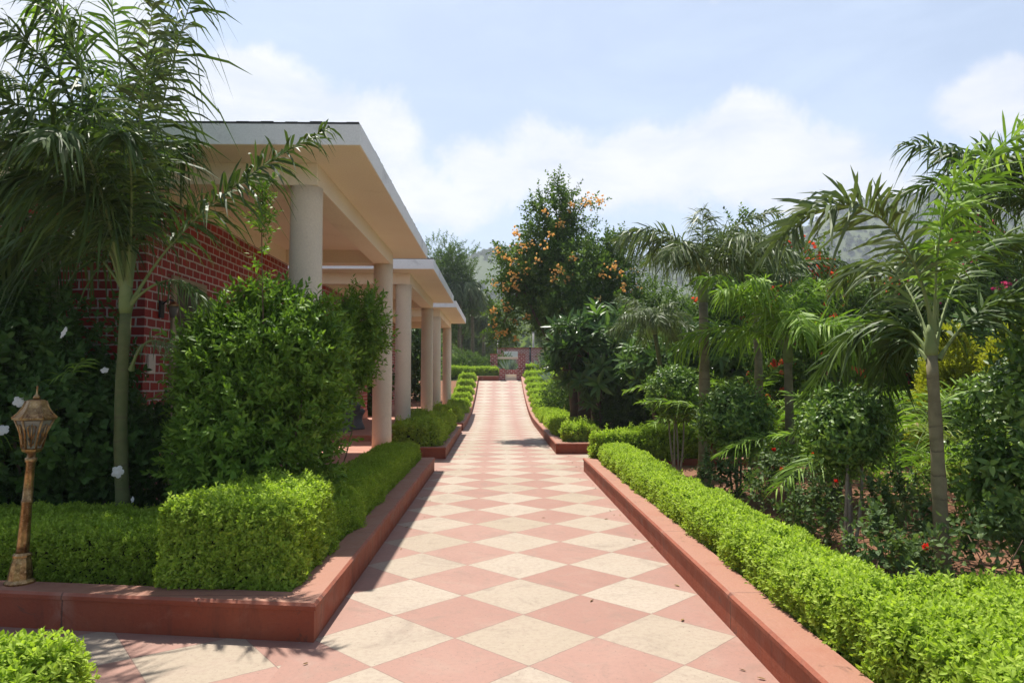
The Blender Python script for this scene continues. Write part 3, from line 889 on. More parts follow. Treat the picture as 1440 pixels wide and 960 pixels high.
# ------------------------------------------------------------------ cottages
COTT = []
def cottage(i, label):
    y0 = 8.1 + 8.3 * i; x0 = -2.2; fz = .30 if i == 0 else .42
    t = thing('cottage', label, 'cottage', (x0, y0, 0), 'flat roofed brick cottages along the path')
    X = lambda a: x0 + a
    Y = lambda a: y0 + a
    # floor
    mb = MB(); mb.box(X(-7.6), X(.28), Y(-1.43), Y(6.87 if i < 2 else 6.2), -.02, fz)
    mb.build('porch_floor', M['porch'], t, bevel=.008)
    # walls with two openings in the porch side
    mb = MB(); zt = 3.75; xw = X(-1.8); tk = .23
    ops = [(Y(.63), Y(1.63), 2.85), (Y(2.95), Y(3.85), 2.85)]
    ya = Y(0)
    for (a, b, zz) in ops:
        mb.box(xw - tk, xw, ya, a, fz, zt); mb.box(xw - tk, xw, a, b, zz, zt); ya = b
    mb.box(xw - tk, xw, ya, Y(5.4), fz, zt)
    mb.box(X(-7.4), xw - tk, Y(0), Y(tk), fz, zt)
    mb.box(X(-7.4), xw - tk, Y(5.4 - tk), Y(5.4), fz, zt)
    mb.box(X(-7.4), X(-7.4) + tk, Y(tk), Y(5.4 - tk), fz, zt)
    mb.build('wall', M['brick'], t)
    # skirting
    for ya, a in ((Y(-.012), ops[0][0]), (ops[0][1], ops[1][0]), (ops[1][1], Y(5.4))):
        mb = MB(); mb.box(xw + .002, xw + .018, ya, a, fz + .002, fz + .24)
        mb.build('skirting', M['porch'], t, bevel=.004)
    # doors
    for (a, b, zz) in ops:
        fr = MB()
        fr.box(xw - .10, xw + .03, a + .002, a + .11, fz + .002, zz - .002); fr.box(xw - .10, xw + .03, b - .11, b - .002, fz + .002, zz - .002)
        fr.box(xw - .10, xw + .03, a + .11, b - .11, zz - .12, zz - .002)
        fo = fr.build('door_frame', M['wood'], t, bevel=.006)
        db = MB(); db.box(xw - .09, xw - .05, a + .112, b - .112, fz + .01, zz - .122)
        mid = (a + b) / 2
        for (p, q) in ((a + .15, mid - .03), (mid + .03, b - .15)):
            for (z0, z1) in ((fz + .15, fz + .9), (fz + 1.05, fz + 1.95), (fz + 2.05, zz - .2)):
                db.box(xw - .049, xw - .03, p, q, z0, z1)
        dob = db.build('door', M['dark_wood'], t, bevel=.005)
        hb = MB(); hb.box(xw - .03, xw - .005, mid - .08, mid - .06, fz + 1.0, fz + 1.16)
        hb.build('handle', M['bronze'], dob)
    # beams
    mb = MB(); mb.box(X(-.16), X(.16), Y(-.16), Y(5.56), 3.75, 4.0)
    mb.box(X(-7.4), X(-.16), Y(-.16), Y(.16), 3.752, 4.0); mb.box(X(-7.4), X(-.16), Y(5.24), Y(5.56), 3.752, 4.0)
    mb.box(X(-2.05), X(-1.79), Y(.16), Y(5.24), 3.752, 4.0)
    mb.build('beam', M['soffit'], t, bevel=.008)
    # columns
    for yy in (0, 5.4):
        mb = MB(); prof = []
        for z in np.linspace(fz, 3.75, 14): prof.append((.181 + .002 * math.sin(z * 5 + i) + (.0), z))
        mb.lathe(prof, (X(0), Y(yy), 0), 36)
        mb.build('column', M['cream'], t)
    # roof
    mb = MB(); mb.box(X(-8), X(.75), Y(-.77), Y(6.17), 4.0, 4.225)
    ro = mb.build('roof', M['soffit'], t, bevel=.01)
    # paint band on the fascia, 4 mm proud
    fb = MB(); e = .006; z0, z1 = 4.006, 4.222
    for (xa, xb, ya, yb) in ((X(-8), X(.75) + e, Y(-.77) - e, Y(-.77)), (X(.75), X(.75) + e, Y(-.77), Y(6.17)), (X(-8), X(.75) + e, Y(6.17), Y(6.17) + e)):
        fb.box(xa, xb, ya, yb, z0, z1)
    fb.build('fascia', M['white'], ro)
    # ragged dark roofing edge
    rb = MB(); rr = random.Random(i); xs = np.linspace(X(-8), X(.735), 70); ysv = np.linspace(Y(-.765), Y(6.16), 60)
    for a, b in zip(xs, xs[1:]):
        rb.box(a, b + .001, Y(-.765) - rr.uniform(0, .012), Y(-.3), 4.226, 4.246 + rr.uniform(0, .008))
    for a, b in zip(ysv[4:], ysv[5:]):
        rb.box(X(.3), X(.735) + rr.uniform(0, .012), a, b + .001, 4.226, 4.246 + rr.uniform(0, .008))
    rb.box(X(-8), X(.3), Y(-.3), Y(6.16), 4.226, 4.24)
    rb.build('roofing', M['roofing'], ro)
    return t
cottage(0, 'nearest flat roofed cottage, its porch half hidden by the palm and round bush')
cottage(1, 'second cottage from the lamp post, grey cane chairs on its porch')
cottage(2, 'farthest cottage along the path, last before the drooping palms')

# wall lamp and plate beside the first door
b = Vector((-3.985, 8.47, 2.40))
t = thing('wall_lamp', 'small dark wall lantern on the brick beside the nearest door', 'wall lamp', b)
mb = MB(); mb.box(b.x - .012, b.x + .01, b.y - .05, b.y + .05, b.z - .10, b.z + .10); mb.tube([b + Vector((.01, 0, .06)), b + Vector((.08, 0, .12)), b + Vector((.14, 0, .10))], .010, 8)
mb.build('bracket', M['black'], t)
mb = MB(); mb.lathe([(.035, -.10), (.06, .02), (.062, .03)], b + Vector((.14, 0, .0)), 12); mb.build('lamp_glass', M['glass'], t)
mb = MB(); mb.lathe([(.09, .032), (.05, .065), (.012, .095)], b + Vector((.14, 0, .0)), 12); mb.build('lamp_cap', M['bronze'], t)
mb = MB(); mb.box(-3.998, -3.975, 8.18, 8.34, 1.64, 1.86)
tag(mb.build('wall_plate', M['cream'], None, Vector((-3.99, 8.26, 1.64)), bevel=.006), 'pale blank plate fixed to the brick below the wall lantern', 'plate')

# cane tub chairs
def tub_chair(loc, rz, label):
    t = thing('tub_chair', label, 'chair', loc, 'grey cane tub chairs on the porch')
    t.rotation_euler = (0, 0, rz)
    def part(name, mb, m, par=t): return link_mesh(name, mb.mesh(name, m), par)
    mb = MB(); mb.lathe([(.29, 0), (.30, .03), (.25, .14), (.225, .22), (.25, .32), (.30, .40), (.31, .42)], n=28)
    part('base', mb, M['grey_wicker'])
    mb = MB(); mb.lathe([(.285, .421), (.29, .45), (.26, .47), (.02, .475)], n=28); part('seat', mb, M['grey_wicker'])
    mb = MB(); rings = []
    for q in np.linspace(-2.0, 2.0, 25):
        h = .62 + .26 * max(0, math.cos(q * .95)) ** .8
        ci, si = math.cos(q), math.sin(q)
        rings.append([(r_ * ci, r_ * si, z) for r_, z in ((.285, .42), (.325, .42), (.36, h - .03), (.35, h), (.31, h), (.30, h - .03))])
    mb.loft(rings, True, True); part('backrest', mb, M['grey_wicker'])
    return t
tub_chair((-3.45, 16.9, .42), R(200), 'grey cane tub chair nearer the porch column, its arm in the light')
tub_chair((-3.6, 16.1, .42), R(170), 'grey cane tub chair half behind the round bush')

# ------------------------------------------------------------------ lamp post
def lamp_post():
    b = Vector((-3.17, 4.86, .23))
    t = thing('lamp_post', 'short bronze lamp post with lantern standing on the red kerb', 'lamp post', b)
    ln = .055; sl = .86
    def sh(z): return (b.x + ln * z / 1.0, b.y, b.z + z)
    def ring(r, z, n, rot=0): c = sh(z); r = r * sl; return [(c[0] + r * math.cos(rot + 2 * math.pi * j / n), c[1] + r * math.sin(rot + 2 * math.pi * j / n), c[2]) for j in range(n)]
    mb = MB(); mb.loft([ring(r, z, 12) for r, z in ((.105, 0), (.107, .012), (.085, .03), (.078, .08), (.066, .14), (.058, .168), (.066, .172), (.066, .186), (.05, .20))], True, False)
    mb.build('base', M['bronze'], t)
    mb = MB(); mb.loft([ring(r, z, 20) for r, z in ((.045, .20), (.043, .25), (.036, .52), (.040, .525), (.040, .54), (.035, .545), (.031, .79), (.040, .795), (.042, .82), (.030, .825), (.028, .855))], True, True)
    mb.build('post', M['bronze'], t)
    rot = R(25); n = 6
    mb = MB(); mb.loft([ring(r, z, n, rot) for r, z in ((.03, .85), (.065, .865), (.07, .88), (.06, .886))], True)
    A = ring(.066, .886, n, rot); Bm = ring(.088, .99, n, rot); Bt = ring(.128, 1.075, n, rot)
    for j in range(n): mb.tube([A[j], Bm[j], Bt[j]], .0075, 6)
    # scroll motif in every pane
    for j in range(n):
        k2 = (j + 1) % n
        f = lambda u, w: Vector(A[j]).lerp(Vector(A[k2]), u).lerp(Vector(Bt[j]).lerp(Vector(Bt[k2]), u), w) * 1.0
        for pts in ([(.5, .05), (.5, .85)], [(.5, .3), (.3, .5), (.25, .75), (.38, .8)], [(.5, .3), (.7, .5), (.75, .75), (.62, .8)], [(.5, .1), (.3, .15), (.28, .35)], [(.5, .1), (.7, .15), (.72, .35)]):
            mb.tube([f(*p) for p in pts], .005, 5)
    mb.loft([ring(r, z, n, rot) for r, z in ((.128, 1.072), (.150, 1.078), (.150, 1.086), (.128, 1.088))], True)
    cage = mb.build('lantern', M['bronze'], t)
    mb = MB(); mb.loft([ring(r * .965, z, n, rot) for r, z in ((.066, .887), (.086, .99), (.126, 1.07))], True); mb.build('glass', M['glass'], cage)
    mb = MB(); mb.loft([ring(r, z, n, rot) for r, z in ((.150, 1.087), (.115, 1.115), (.085, 1.155), (.068, 1.20), (.062, 1.205), (.03, 1.212))], True)
    for j in range(n): mb.tube([ring(r, z, n, rot)[j] for r, z in ((.151, 1.087), (.116, 1.116), (.086, 1.156), (.069, 1.2))], .006, 5)
    mb.build('lantern_roof', M['bronze'], t)
    mb = MB(); mb.loft([ring(r, z, 12) for r, z in ((.02, 1.21), (.026, 1.222), (.018, 1.235), (.007, 1.245), (.006, 1.29), (.009, 1.295), (.002, 1.305))], True, True)
    mb.build('finial', M['bronze'], t)
lamp_post()

# ------------------------------------------------------------------ hedges
HR = np.random.default_rng(21)
def hedge_mesh(x0, x1, y0, y1, z0, z1, dens, scale, lib, zf=None, seed=1, shoots=12, r=.05):
    rng = np.random.default_rng(seed)
    dx, dy, dz = x1 - x0, y1 - y0, z1 - z0
    faces = [('t', dx * dy), ('f', dx * dz), ('k', dx * dz), ('l', dy * dz), ('r', dy * dz)]
    P = []; Nn = []
    for fc, ar in faces:
        n = max(8, int(ar * dens)); u = rng.random(n); v = rng.random(n)
        if fc == 't': p = np.stack((x0 + u * dx, y0 + v * dy, np.full(n, z1)), 1); nn = (0, 0, 1)
        elif fc == 'f': p = np.stack((x0 + u * dx, np.full(n, y0), z0 + v * dz), 1); nn = (0, -1, 0)
        elif fc == 'k': p = np.stack((x0 + u * dx, np.full(n, y1), z0 + v * dz), 1); nn = (0, 1, 0)
        elif fc == 'l': p = np.stack((np.full(n, x0), y0 + u * dy, z0 + v * dz), 1); nn = (-1, 0, 0)
        else: p = np.stack((np.full(n, x1), y0 + u * dy, z0 + v * dz), 1); nn = (1, 0, 0)
        P.append(p); Nn.append(np.tile(nn, (n, 1)).astype(float))
    P = np.concatenate(P); Nn = np.concatenate(Nn)
    # round the shoulders and let the clipped face wander a little
    c = np.array(((x0 + x1) / 2, (y0 + y1) / 2, 0)); h = np.array((dx / 2, dy / 2, 0))
    rr = min(.11, dx * .3, dy * .3, dz * .45)
    q = np.maximum(np.abs(P[:, :2] - c[:2]) - (h[:2] - rr), 0) / rr
    qz = np.maximum(P[:, 2] - (z1 - rr), 0) / rr
    k3 = np.stack((q[:, 0], q[:, 1], qz), 1); kl = np.linalg.norm(k3, axis=1); mx = k3.max(1)
    pull = np.where(mx > 0, 1 - mx / np.maximum(kl, 1e-6), 0)[:, None]
    sg = np.sign(P[:, :2] - c[:2])
    P[:, :2] -= sg * q * rr * pull; P[:, 2] -= qz * rr * pull[:, 0]
    k3[:, :2] *= sg
    Nn = np.where((kl > 1.02)[:, None], k3 / np.maximum(kl, 1e-6)[:, None], Nn)
    wv = lumps(P, rng, 3.0) * .020 + lumps(P, rng, 8.0) * .016 + lumps(P, rng, 20.0) * .012
    depth = rng.random(len(P)) ** 2 * .05
    P = P + Nn * (wv - depth)[:, None] * min(1.6, scale)
    lo = (P[:, 2] - z0) < .05
    P[lo] += rng.normal(0, .012, (lo.sum(), 3))
    Dv = Nn * .75 + np.array((0, 0, .65)) + rng.normal(0, .38, P.shape)
    S = scale * rng.uniform(.7, 1.25, len(P))
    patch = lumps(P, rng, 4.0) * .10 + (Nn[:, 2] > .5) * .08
    if shoots:
        m = shoots; I = rng.choice(np.where(Nn[:, 2] > .5)[0], m)
        sp = P[I]; P = np.concatenate((P, sp + np.array((0, 0, .025 * scale)), sp + np.array((0, 0, .06 * scale)))); 
        Dv = np.concatenate((Dv, np.tile((0, 0, 1.0), (2 * m, 1)) + rng.normal(0, .18, (2 * m, 3)))); S = np.concatenate((S, np.full(2 * m, scale * 1.15)))
        patch = np.concatenate((patch, np.full(2 * m, .2)))
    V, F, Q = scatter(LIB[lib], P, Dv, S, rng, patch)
    if zf is not None: V[:, 2] += np.array([zf(y) for y in V[:, 1]]) if False else np.interp(V[:, 1], np.linspace(20, 45, 120), [zf(y) for y in np.linspace(20, 45, 120)])
    return V, F, Q

def hedge(label, x0, x1, y0, y1, z1, group=None, z0=.13, dens=None, lib=None, shoots=12, slope=False, seed=None):
    dist = max(2.5, (y0 + min(y1, y0 + 3)) / 2)
    sc = min(2.1, max(1.0, dist / 7.5))
    lib = lib or ('hedge_near' if dist < 5.6 else 'hedge')
    dens = dens or 3000 / sc ** 1.75
    g = ramp((y0 + y1) / 2) if not slope else 0
    base = Vector(((x0 + x1) / 2, (y0 + y1) / 2, (z0 + g)))
    t = thing('hedge', label, 'hedge', base, group)
    V, F, Q = hedge_mesh(x0, x1, y0, y1, z0 + g, z1 + g, dens, sc, lib, ramp if slope else None, seed or int(abs(x0 * 31 + y0 * 17) * 10) + 1, shoots)
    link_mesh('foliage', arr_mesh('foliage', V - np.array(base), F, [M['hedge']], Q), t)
    mb = MB(); ins = .055 * min(sc, 1.8)
    n = 12 if slope else 2
    rings = []
    for y in np.linspace(y0 + ins, y1 - ins, n):
        gg = ramp(y) if slope else g
        rings.append([(x0 + ins, y, z0 + gg - .02), (x1 - ins, y, z0 + gg - .02), (x1 - ins, y, z1 + gg - ins - .08), (x1 - ins - .08, y, z1 + gg - ins), (x0 + ins + .08, y, z1 + gg - ins), (x0 + ins, y, z1 + gg - ins - .08)])
    mb.loft(rings); mb.build('branches', M['twig'], t)
    return t
GH = 'clipped bright green hedges in the planters'
hedge('tall square block of hedge at the near corner of the left planter', -2.2, -1.36, 4.74, 5.98, .73, GH, shoots=60)
t1 = hedge('low wide hedge behind the bronze lamp post', -5.6, -2.2, 5.08, 6.2, .47, GH, shoots=30)
hedge('low hedge running beside the path to the first porch column', -1.95, -1.36, 5.98, 12.3, .47, GH, shoots=20)
hedge('leafy corner of hedge in the bottom left of the photo, closest to the viewer', -3.4, -1.66, 1.6, 2.95, .50, GH, z0=.1, shoots=16)
hedge('long low hedge behind the straight right kerb, under the palms', 1.70, 2.17, 3.75, 12.0, .45, GH, shoots=40)
hedge('wider near end of the right hedge, with loose shoots', 1.72, 2.75, .9, 3.75, .50, GH, shoots=50)
hedge('cross hedge closing the far end of the long right planter', 1.62, 3.6, 12.25, 12.75, .64, GH, z0=.2)
# left planter two
hedge('first hedge block of the middle planter, beside the second porch column', -2.15, -1.30, 14.62, 15.5, .64, GH)
hedge('low stretch of hedge between two blocks in the middle planter', -1.75, -1.30, 15.5, 17.3, .52, GH)
hedge('second hedge block of the middle planter', -2.15, -1.30, 17.3, 18.2, .64, GH)
hedge('far low stretch of hedge in the middle planter', -1.75, -1.32, 18.2, 21.3, .52, GH)
hedge('hedge block at the foot of the ramp planter on the cottage side', -2.05, -1.36, 22.7, 23.6, .64, GH)
hedge('low hedge run behind the block at the foot of the left ramp kerb', -1.8, -1.34, 23.7, 26.6, .44, GH, slope=True)
ORD = ['lowest', 'second lowest', 'third from the bottom', 'third from the top', 'second highest', 'highest']
ribL = None
for i, y in enumerate((27.3, 29.4, 31.4, 33.4, 35.4, 37.2)):
    lab = ORD[i] + ' hedge rib on the left side of the ramp'
    if ribL is None: ribL = hedge(lab, -2.02, -1.30, y, y + .95, .42, GH); y00 = y; g0 = ramp(y + .5)
    else:
        c = copy_tree(ribL); c.location = ribL.location + Vector((0, y - y00, ramp(y + .5) - g0)); c['label'] = lab
hedge('broad hedge at the head of the ramp left of the brick steps', -2.9, -.1, 38.9, 40.6, .62, GH)
# right planter two
hedge('small square hedge at the front corner of the right ramp planter', 1.5, 2.15, 15.6, 16.3, .52, GH)
hedge('long low hedge run at the foot of the right ramp, in front of the plumeria', 1.45, 2.25, 17.2, 28.6, .42, GH, slope=True)
ribR = None
for i, y in enumerate((29.2, 31.0, 32.8, 34.5, 36.2, 37.9)):
    lab = ORD[i] + ' hedge rib on the right side of the ramp'
    if ribR is None: ribR = hedge(lab, 1.44, 2.5, y, y + .95, .40, GH); y00 = y; g0 = ramp(y + .5)
    else:
        c = copy_tree(ribR); c.location = ribR.location + Vector((0, y - y00, ramp(y + .5) - g0)); c['label'] = lab
hedge('flat hedge behind the right brick pillar at the ramp head', 1.3, 3.6, 40.2, 41.2, .75, GH)

# ------------------------------------------------------------------ far end: steps, pillars, wall
zr = ramp(38.6)
t = thing('brick_steps', 'short flight of red brick steps at the head of the ramp', 'steps', (.6, 38.7, zr))
mb = MB(); mb.box(0, .32, 38.62, 39.9, zr - .05, zr + .62); mb.box(.95, 1.27, 38.62, 39.9, zr - .05, zr + .62); mb.box(.322, .948, 39.2, 39.9, zr - .05, zr + .58)
mb.build('cheek_wall', M['brick_far'], t)
for j in range(2):
    mb = MB(); mb.box(.325, .945, 38.64 + .28 * j, 39.19, zr + .16 * j + (.002 if j else -.03), zr + .16 * (j + 1)); mb.build('tread', M['cream'], t, bevel=.01)
for px, lab in ((694.5, 'square red brick pillar left of the steps'), (734, 'square red brick pillar right of the steps')):
    c = at(px, 518, 40.0)
    mb = MB(); mb.box(c.x - .2, c.x + .2, 39.95, 40.35, zr - .02, 2.98)
    t = thing('brick_pillar', lab, 'pillar', (c.x, 40.15, zr), 'brick pillars at the head of the ramp')
    mb.build('shaft', M['brick_far'], t)
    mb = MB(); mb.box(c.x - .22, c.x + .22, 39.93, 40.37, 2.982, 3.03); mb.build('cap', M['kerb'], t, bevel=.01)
mb = MB(); mb.box(at(699.5, 503, 40.2).x + .02, at(729, 503, 40.2).x - .02, 40.05, 40.2, 2.74, 2.86)
tag(mb.build('stone_rail', M['cream'], None, Vector((.5, 40.1, 2.74)), bevel=.01), 'pale stone rail spanning the two brick pillars', 'rail')
mb = MB(); mb.box(at(700, 500, 56).x, at(775, 500, 56).x, 56, 56.4, 1.4, 4.0)
t = thing('garden_wall', 'far red brick boundary wall behind the pillars', 'wall', (1.5, 56, 1.5)); mb.build('wall_face', M['brick_wall'], t)
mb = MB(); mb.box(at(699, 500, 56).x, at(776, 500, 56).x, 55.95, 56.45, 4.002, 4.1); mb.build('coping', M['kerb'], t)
mb = MB(); a = at(709, 494, 54); b2 = at(728, 503, 54); mb.box(a.x, b2.x, 54, 54.05, b2.z, a.z)
t = thing('sign_board', 'blank white board standing in front of the far brick wall', 'board', (a.x, 54, 1.5)); mb.build('board', M['board'], t, bevel=.01)
mb = MB(); mb.tube([(a.x + .15, 54.08, 1.45), (a.x + .15, 54.08, a.z)], .03); mb.tube([(b2.x - .15, 54.08, 1.45), (b2.x - .15, 54.08, a.z)], .03); mb.build('legs', M['steel'], t)
for (px, yt, Y, rad, mt, lab) in ((745.5, 489, 41.5, .055, 'black', 'thin black iron post beside the right brick pillar'), (700.5, 477, 58, .08, 'steel', 'pale pole rising behind the left brick pillar'), (750, 466, 60, .08, 'steel', 'taller pale pole behind the far brick wall')):
    c = at(px, yt, Y)
    mb = MB(); mb.tube([(c.x, Y, 1.45), (c.x, Y, c.z)], rad, 10); mb.lathe([(rad * 1.4, 0), (rad * 1.4, .05), (rad * .3, .1)], (c.x, Y, c.z - .02), 10)
    tag(mb.build('pole', M[mt], None, Vector((c.x, Y, 1.45))), lab, 'pole')
# old plastered wall behind the plumeria and a stone post in front
mb = MB(); mb.box(2.5, 7.4, 21.2, 21.45, .05, 1.30); t = thing('plaster_wall', 'low weathered plaster wall in the shade behind the plumeria', 'wall', (4.5, 21.3, .1)); mb.build('wall_face', M['old_wall'], t)
mb = MB(); mb.box(2.48, 7.42, 21.15, 21.5, 1.302, 1.37); mb.build('coping', M['old_wall'], t, bevel=.01)
c = at(822, 560, 19.6); mb = MB(); mb.box(c.x - .16, c.x + .16, 19.5, 19.82, .05, 1.5); mb.box(c.x - .2, c.x + .2, 19.46, 19.86, 1.502, 1.58)
tag(mb.build('stone_post', M['bark'], None, Vector((c.x, 19.6, .05)), bevel=.01), 'dark square post standing before the plaster wall', 'post')

# ------------------------------------------------------------------ shrubs and trees
def shrub(name, label, cat, base, blobs, n, lib, scale, mat, seed, stems=5, stem_r=.02, stem_mat='bark', group=None, gap=-.7, shell=.5, up=.45, flowers=None, freq=2.2, shoots=0, lump=.22, jitter=.5):
    rng = np.random.default_rng(seed)
    base = Vector(base)
    t = thing(name, label, cat, base, group)
    bl = [((base.x + c[0], base.y + c[1], base.z + c[2]), r_) for c, r_ in blobs]
    P, Dv = crown_points(rng, bl, n, shell, gap, freq, lump)
    ok = P[:, 2] > base.z + .02; P = P[ok]; Dv = Dv[ok]
    if shoots:
        I = rng.choice(len(P), shoots)
        for i in I:
            if Dv[i][2] < -.1: continue
            L = rng.uniform(.2, .5) * bl[0][1][2] * .6
            q = np.linspace(0, 1, 7)[:, None]
            d = Dv[i] * .5 + np.array((0, 0, .9)) + rng.normal(0, .2, 3)
            P = np.concatenate((P, P[i] + q * d * L)); Dv = np.concatenate((Dv, np.tile(d, (7, 1))))
    foliage('foliage', P, Dv, lib, scale, mat, rng, t, up, jitter)
    mb = MB()
    for i in range(stems):
        tgt = bl[i % len(bl)]
        e = np.array(tgt[0]) + unit(rng, 1)[0] * np.array(tgt[1]) * .7
        limb(mb, np.array(base) + np.append(rng.normal(0, .05, 2), -.05), e, stem_r, stem_r * .35, rng)
    mb.build('stems', M[stem_mat], t)
    if flowers:
        for (fm, cnt, lib2, sc2, clump) in flowers:
            outer = np.where(np.sum(((P - np.array(bl[0][0])) / np.array(bl[0][1])) ** 2, 1) > .5)[0]
            outer = outer[(P[outer][:, 1] < np.mean(P[:, 1]) + .3)]
            I = rng.choice(outer, cnt)
            FP = []; FD = []
            for i in I:
                m = max(1, int(rng.poisson(clump)))
                FP.append(P[i] + Dv[i] * scale * .16 + rng.normal(0, .05 * sc2 if m > 1 else .0, (m, 3))); FD.append(np.tile(Dv[i] + np.array((0, -.5, .2)), (m, 1)))
            FP = np.concatenate(FP); FD = np.concatenate(FD)
            V, F, Q = scatter(LIB[lib2], FP, FD + rng.normal(0, .35, FD.shape), sc2 * rng.uniform(.8, 1.2, len(FP)), rng)
            link_mesh('blossom', arr_mesh('blossom', V - np.array(base), F, [M[fm]], Q), t)
    return t

# round glossy bush in front of the first porch
b = at(358, 690, 6.5); b.z = .12
shrub('round_bush', 'large rounded glossy bush in front of the nearest porch', 'bush', b,
      [((.0, .1, 1.0), (.62, .6, .95)), ((.06, .1, 1.72), (.52, .46, .5)), ((.34, .12, 1.62), (.40, .42, .55)), ((-.26, .05, 1.5), (.38, .40, .55)), ((-.30, .05, .9), (.40, .42, .75))],
      4300, 'murraya', 1.15, M['murraya'], 31, 9, .014, gap=-1.0, shoots=26, lump=.18)
b = at(470, 640, 8.6); b.z = .12
shrub('leafy_shrub', 'upright leafy shrub leaning against the column behind the round bush', 'shrub', b, [((.16, .1, 1.75), (.26, .3, .55)), ((.33, .1, 2.1), (.22, .24, .40)), ((-.12, 0, 1.2), (.22, .3, .6))], 950, 'murraya', 1.05, M['murraya'], 32, 3, .012, gap=-.6, shoots=14)
# tall thin shoot above the bush
b = at(372, 420, 6.3)
rng = np.random.default_rng(8)
t = thing('tall_shoot', 'tall thin leafy shoot rising above the round bush', 'shoot', (b.x, b.y, .3))
e = at(374, 258, 6.3)
pts = [Vector((b.x - .02, b.y, .3)).lerp(e, s) + Vector((.03 * math.sin(s * 5), 0, 0)) for s in np.linspace(0, 1, 12)]
mb = MB(); mb.tube(pts, [.012 - .009 * s for s in np.linspace(0, 1, 12)], 6); mb.build('stem', M['bark'], t)
P = []; Dv = []
for s in np.concatenate((np.linspace(.62, .80, 14), np.linspace(.84, 1, 46))):
    i = min(10, int(s * 11)); p = np.array(pts[i].lerp(pts[i + 1], s * 11 - i)); P.append(p + rng.normal(0, .02, 3)); Dv.append(np.append(rng.normal(0, 1, 2), .5))
foliage('foliage', np.array(P), np.array(Dv), 'murraya', .95, M['murraya'], rng, t, .3, .3)

# dark flowering shrubs at the left edge
b = at(70, 700, 6.5); b.z = .12
hib = shrub('hibiscus_bush', 'dark hibiscus bush with white flowers behind the bronze lamp', 'bush', b,
      [((-.1, .1, 1.0), (.75, .55, .95)), ((-.75, .2, 1.2), (.7, .6, 1.1)), ((.45, .25, .7), (.5, .45, .65)), ((-1.5, .2, 1.1), (.7, .6, 1.0))],
      3000, 'hibiscus', 1.0, M['hibiscus'], 41, 9, .02, gap=-.9, shoots=30)
for (px, py, Y, s) in ((89, 467, 5.95, .8), (27, 564, 5.85, .75), (165, 663, 5.95, .8), (147, 520, 6.1, .5), (4, 604, 5.8, .7), (186, 702, 6.0, .4)):
    c = at(px, py, Y)
    V, F, Q = scatter(LIB['bloom'], np.array([c, c]), np.array([(rng.uniform(-.9, .9), -1, rng.uniform(-.1, .8)), (rng.uniform(-.9, .9), -1, .6)]), np.array([s, s * .5]), rng)
    o = link_mesh('flower', arr_mesh('flower', V - np.array(hib.location), F, [M['f_white']], Q), hib)
b = at(-40, 520, 7.6); b.z = .12
shrub('leafy_shrub', 'dark tall shrub at the left edge in front of the cottage brick', 'shrub', b, [((0, 0, 1.5), (.9, .5, 1.5)), ((.9, .2, .9), (.6, .4, .9))], 2400, 'hibiscus', 1.15, M['hibiscus'], 43, 6, .02, gap=-.8)

# ---- left palms
def px3(*q): return [np.array(at(*p)) for p in q]
rng = np.random.default_rng(51)
base = at(180, 694, 6.2); base.z = .1
F_ = []
kw = dict(nl=88, Lmax=.60, width=.029, droop=.6, plum=.55, fwd=.6, vee=.1, rr=.014)
F_.append(dict(P=px3((186, 425, 6.2), (235, 330, 6.15), (320, 255, 6.05), (462, 180, 5.9)), droop=.6, vee=.45, plum=.85, Lmax=.46, nl=100, width=.026, mat=M['palm'], t0=.28))
F_.append(dict(P=px3((180, 400, 6.2), (208, 210, 6.2), (245, 70, 6.1), (290, -70, 5.9)), droop=.95, Lmax=.7, mat=M['palm']))
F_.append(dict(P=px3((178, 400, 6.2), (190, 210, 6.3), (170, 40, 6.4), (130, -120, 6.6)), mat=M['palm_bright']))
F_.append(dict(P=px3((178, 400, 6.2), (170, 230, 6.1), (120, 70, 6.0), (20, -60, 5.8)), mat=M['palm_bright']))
F_.append(dict(P=px3((176, 400, 6.2), (150, 210, 6.1), (90, 60, 5.9), (-60, -10, 5.6)), droop=.8))
F_.append(dict(P=px3((172, 400, 6.2), (120, 240, 6.0), (50, 170, 5.7), (-60, 220, 5.3)), droop=.5, Lmax=.44, mat=M['palm_grey']))
F_.append(dict(P=px3((174, 410, 6.2), (140, 230, 5.8), (110, 150, 5.4), (60, 200, 5.0)), droop=.6, Lmax=.42))
F_.append(dict(P=px3((180, 405, 6.2), (190, 260, 5.9), (185, 170, 5.6), (165, 190, 5.3)), droop=.7, Lmax=.42))
F_.append(dict(P=px3((182, 405, 6.2), (205, 270, 6.4), (235, 190, 6.7), (270, 200, 7.0)), droop=1.1, Lmax=.55))
F_.append(dict(P=px3((176, 400, 6.3), (170, 250, 6.8), (150, 130, 7.4), (100, 160, 8.0)), droop=.9))
F_.append(dict(P=px3((176, 410, 6.2), (120, 320, 6.3), (60, 290, 6.5), (-20, 380, 6.6)), droop=.8))
F_.append(dict(P=px3((174, 405, 6.2), (140, 280, 6.4), (90, 200, 6.7), (10, 210, 6.9)), droop=.9))
F_.append(dict(P=px3((178, 400, 6.2), (185, 240, 6.0), (205, 110, 5.8), (215, 0, 5.5)), droop=.9, mat=M['palm_grey']))
for a in (((170, 220, 6.0), (110, 40, 5.8), (20, -90, 5.5)), ((160, 230, 6.4), (80, 110, 6.7), (-40, 90, 7.0)), ((150, 260, 5.9), (70, 160, 5.6), (-30, 120, 5.2)), ((165, 210, 6.5), (120, 60, 6.9), (60, -30, 7.2)), ((182, 220, 6.4), (200, 100, 6.6), (250, 30, 6.9)), ((150, 290, 6.0), (85, 230, 5.8), (10, 250, 5.6))):
    F_.append(dict(P=px3((176, 402, 6.2), *a), droop=.8))
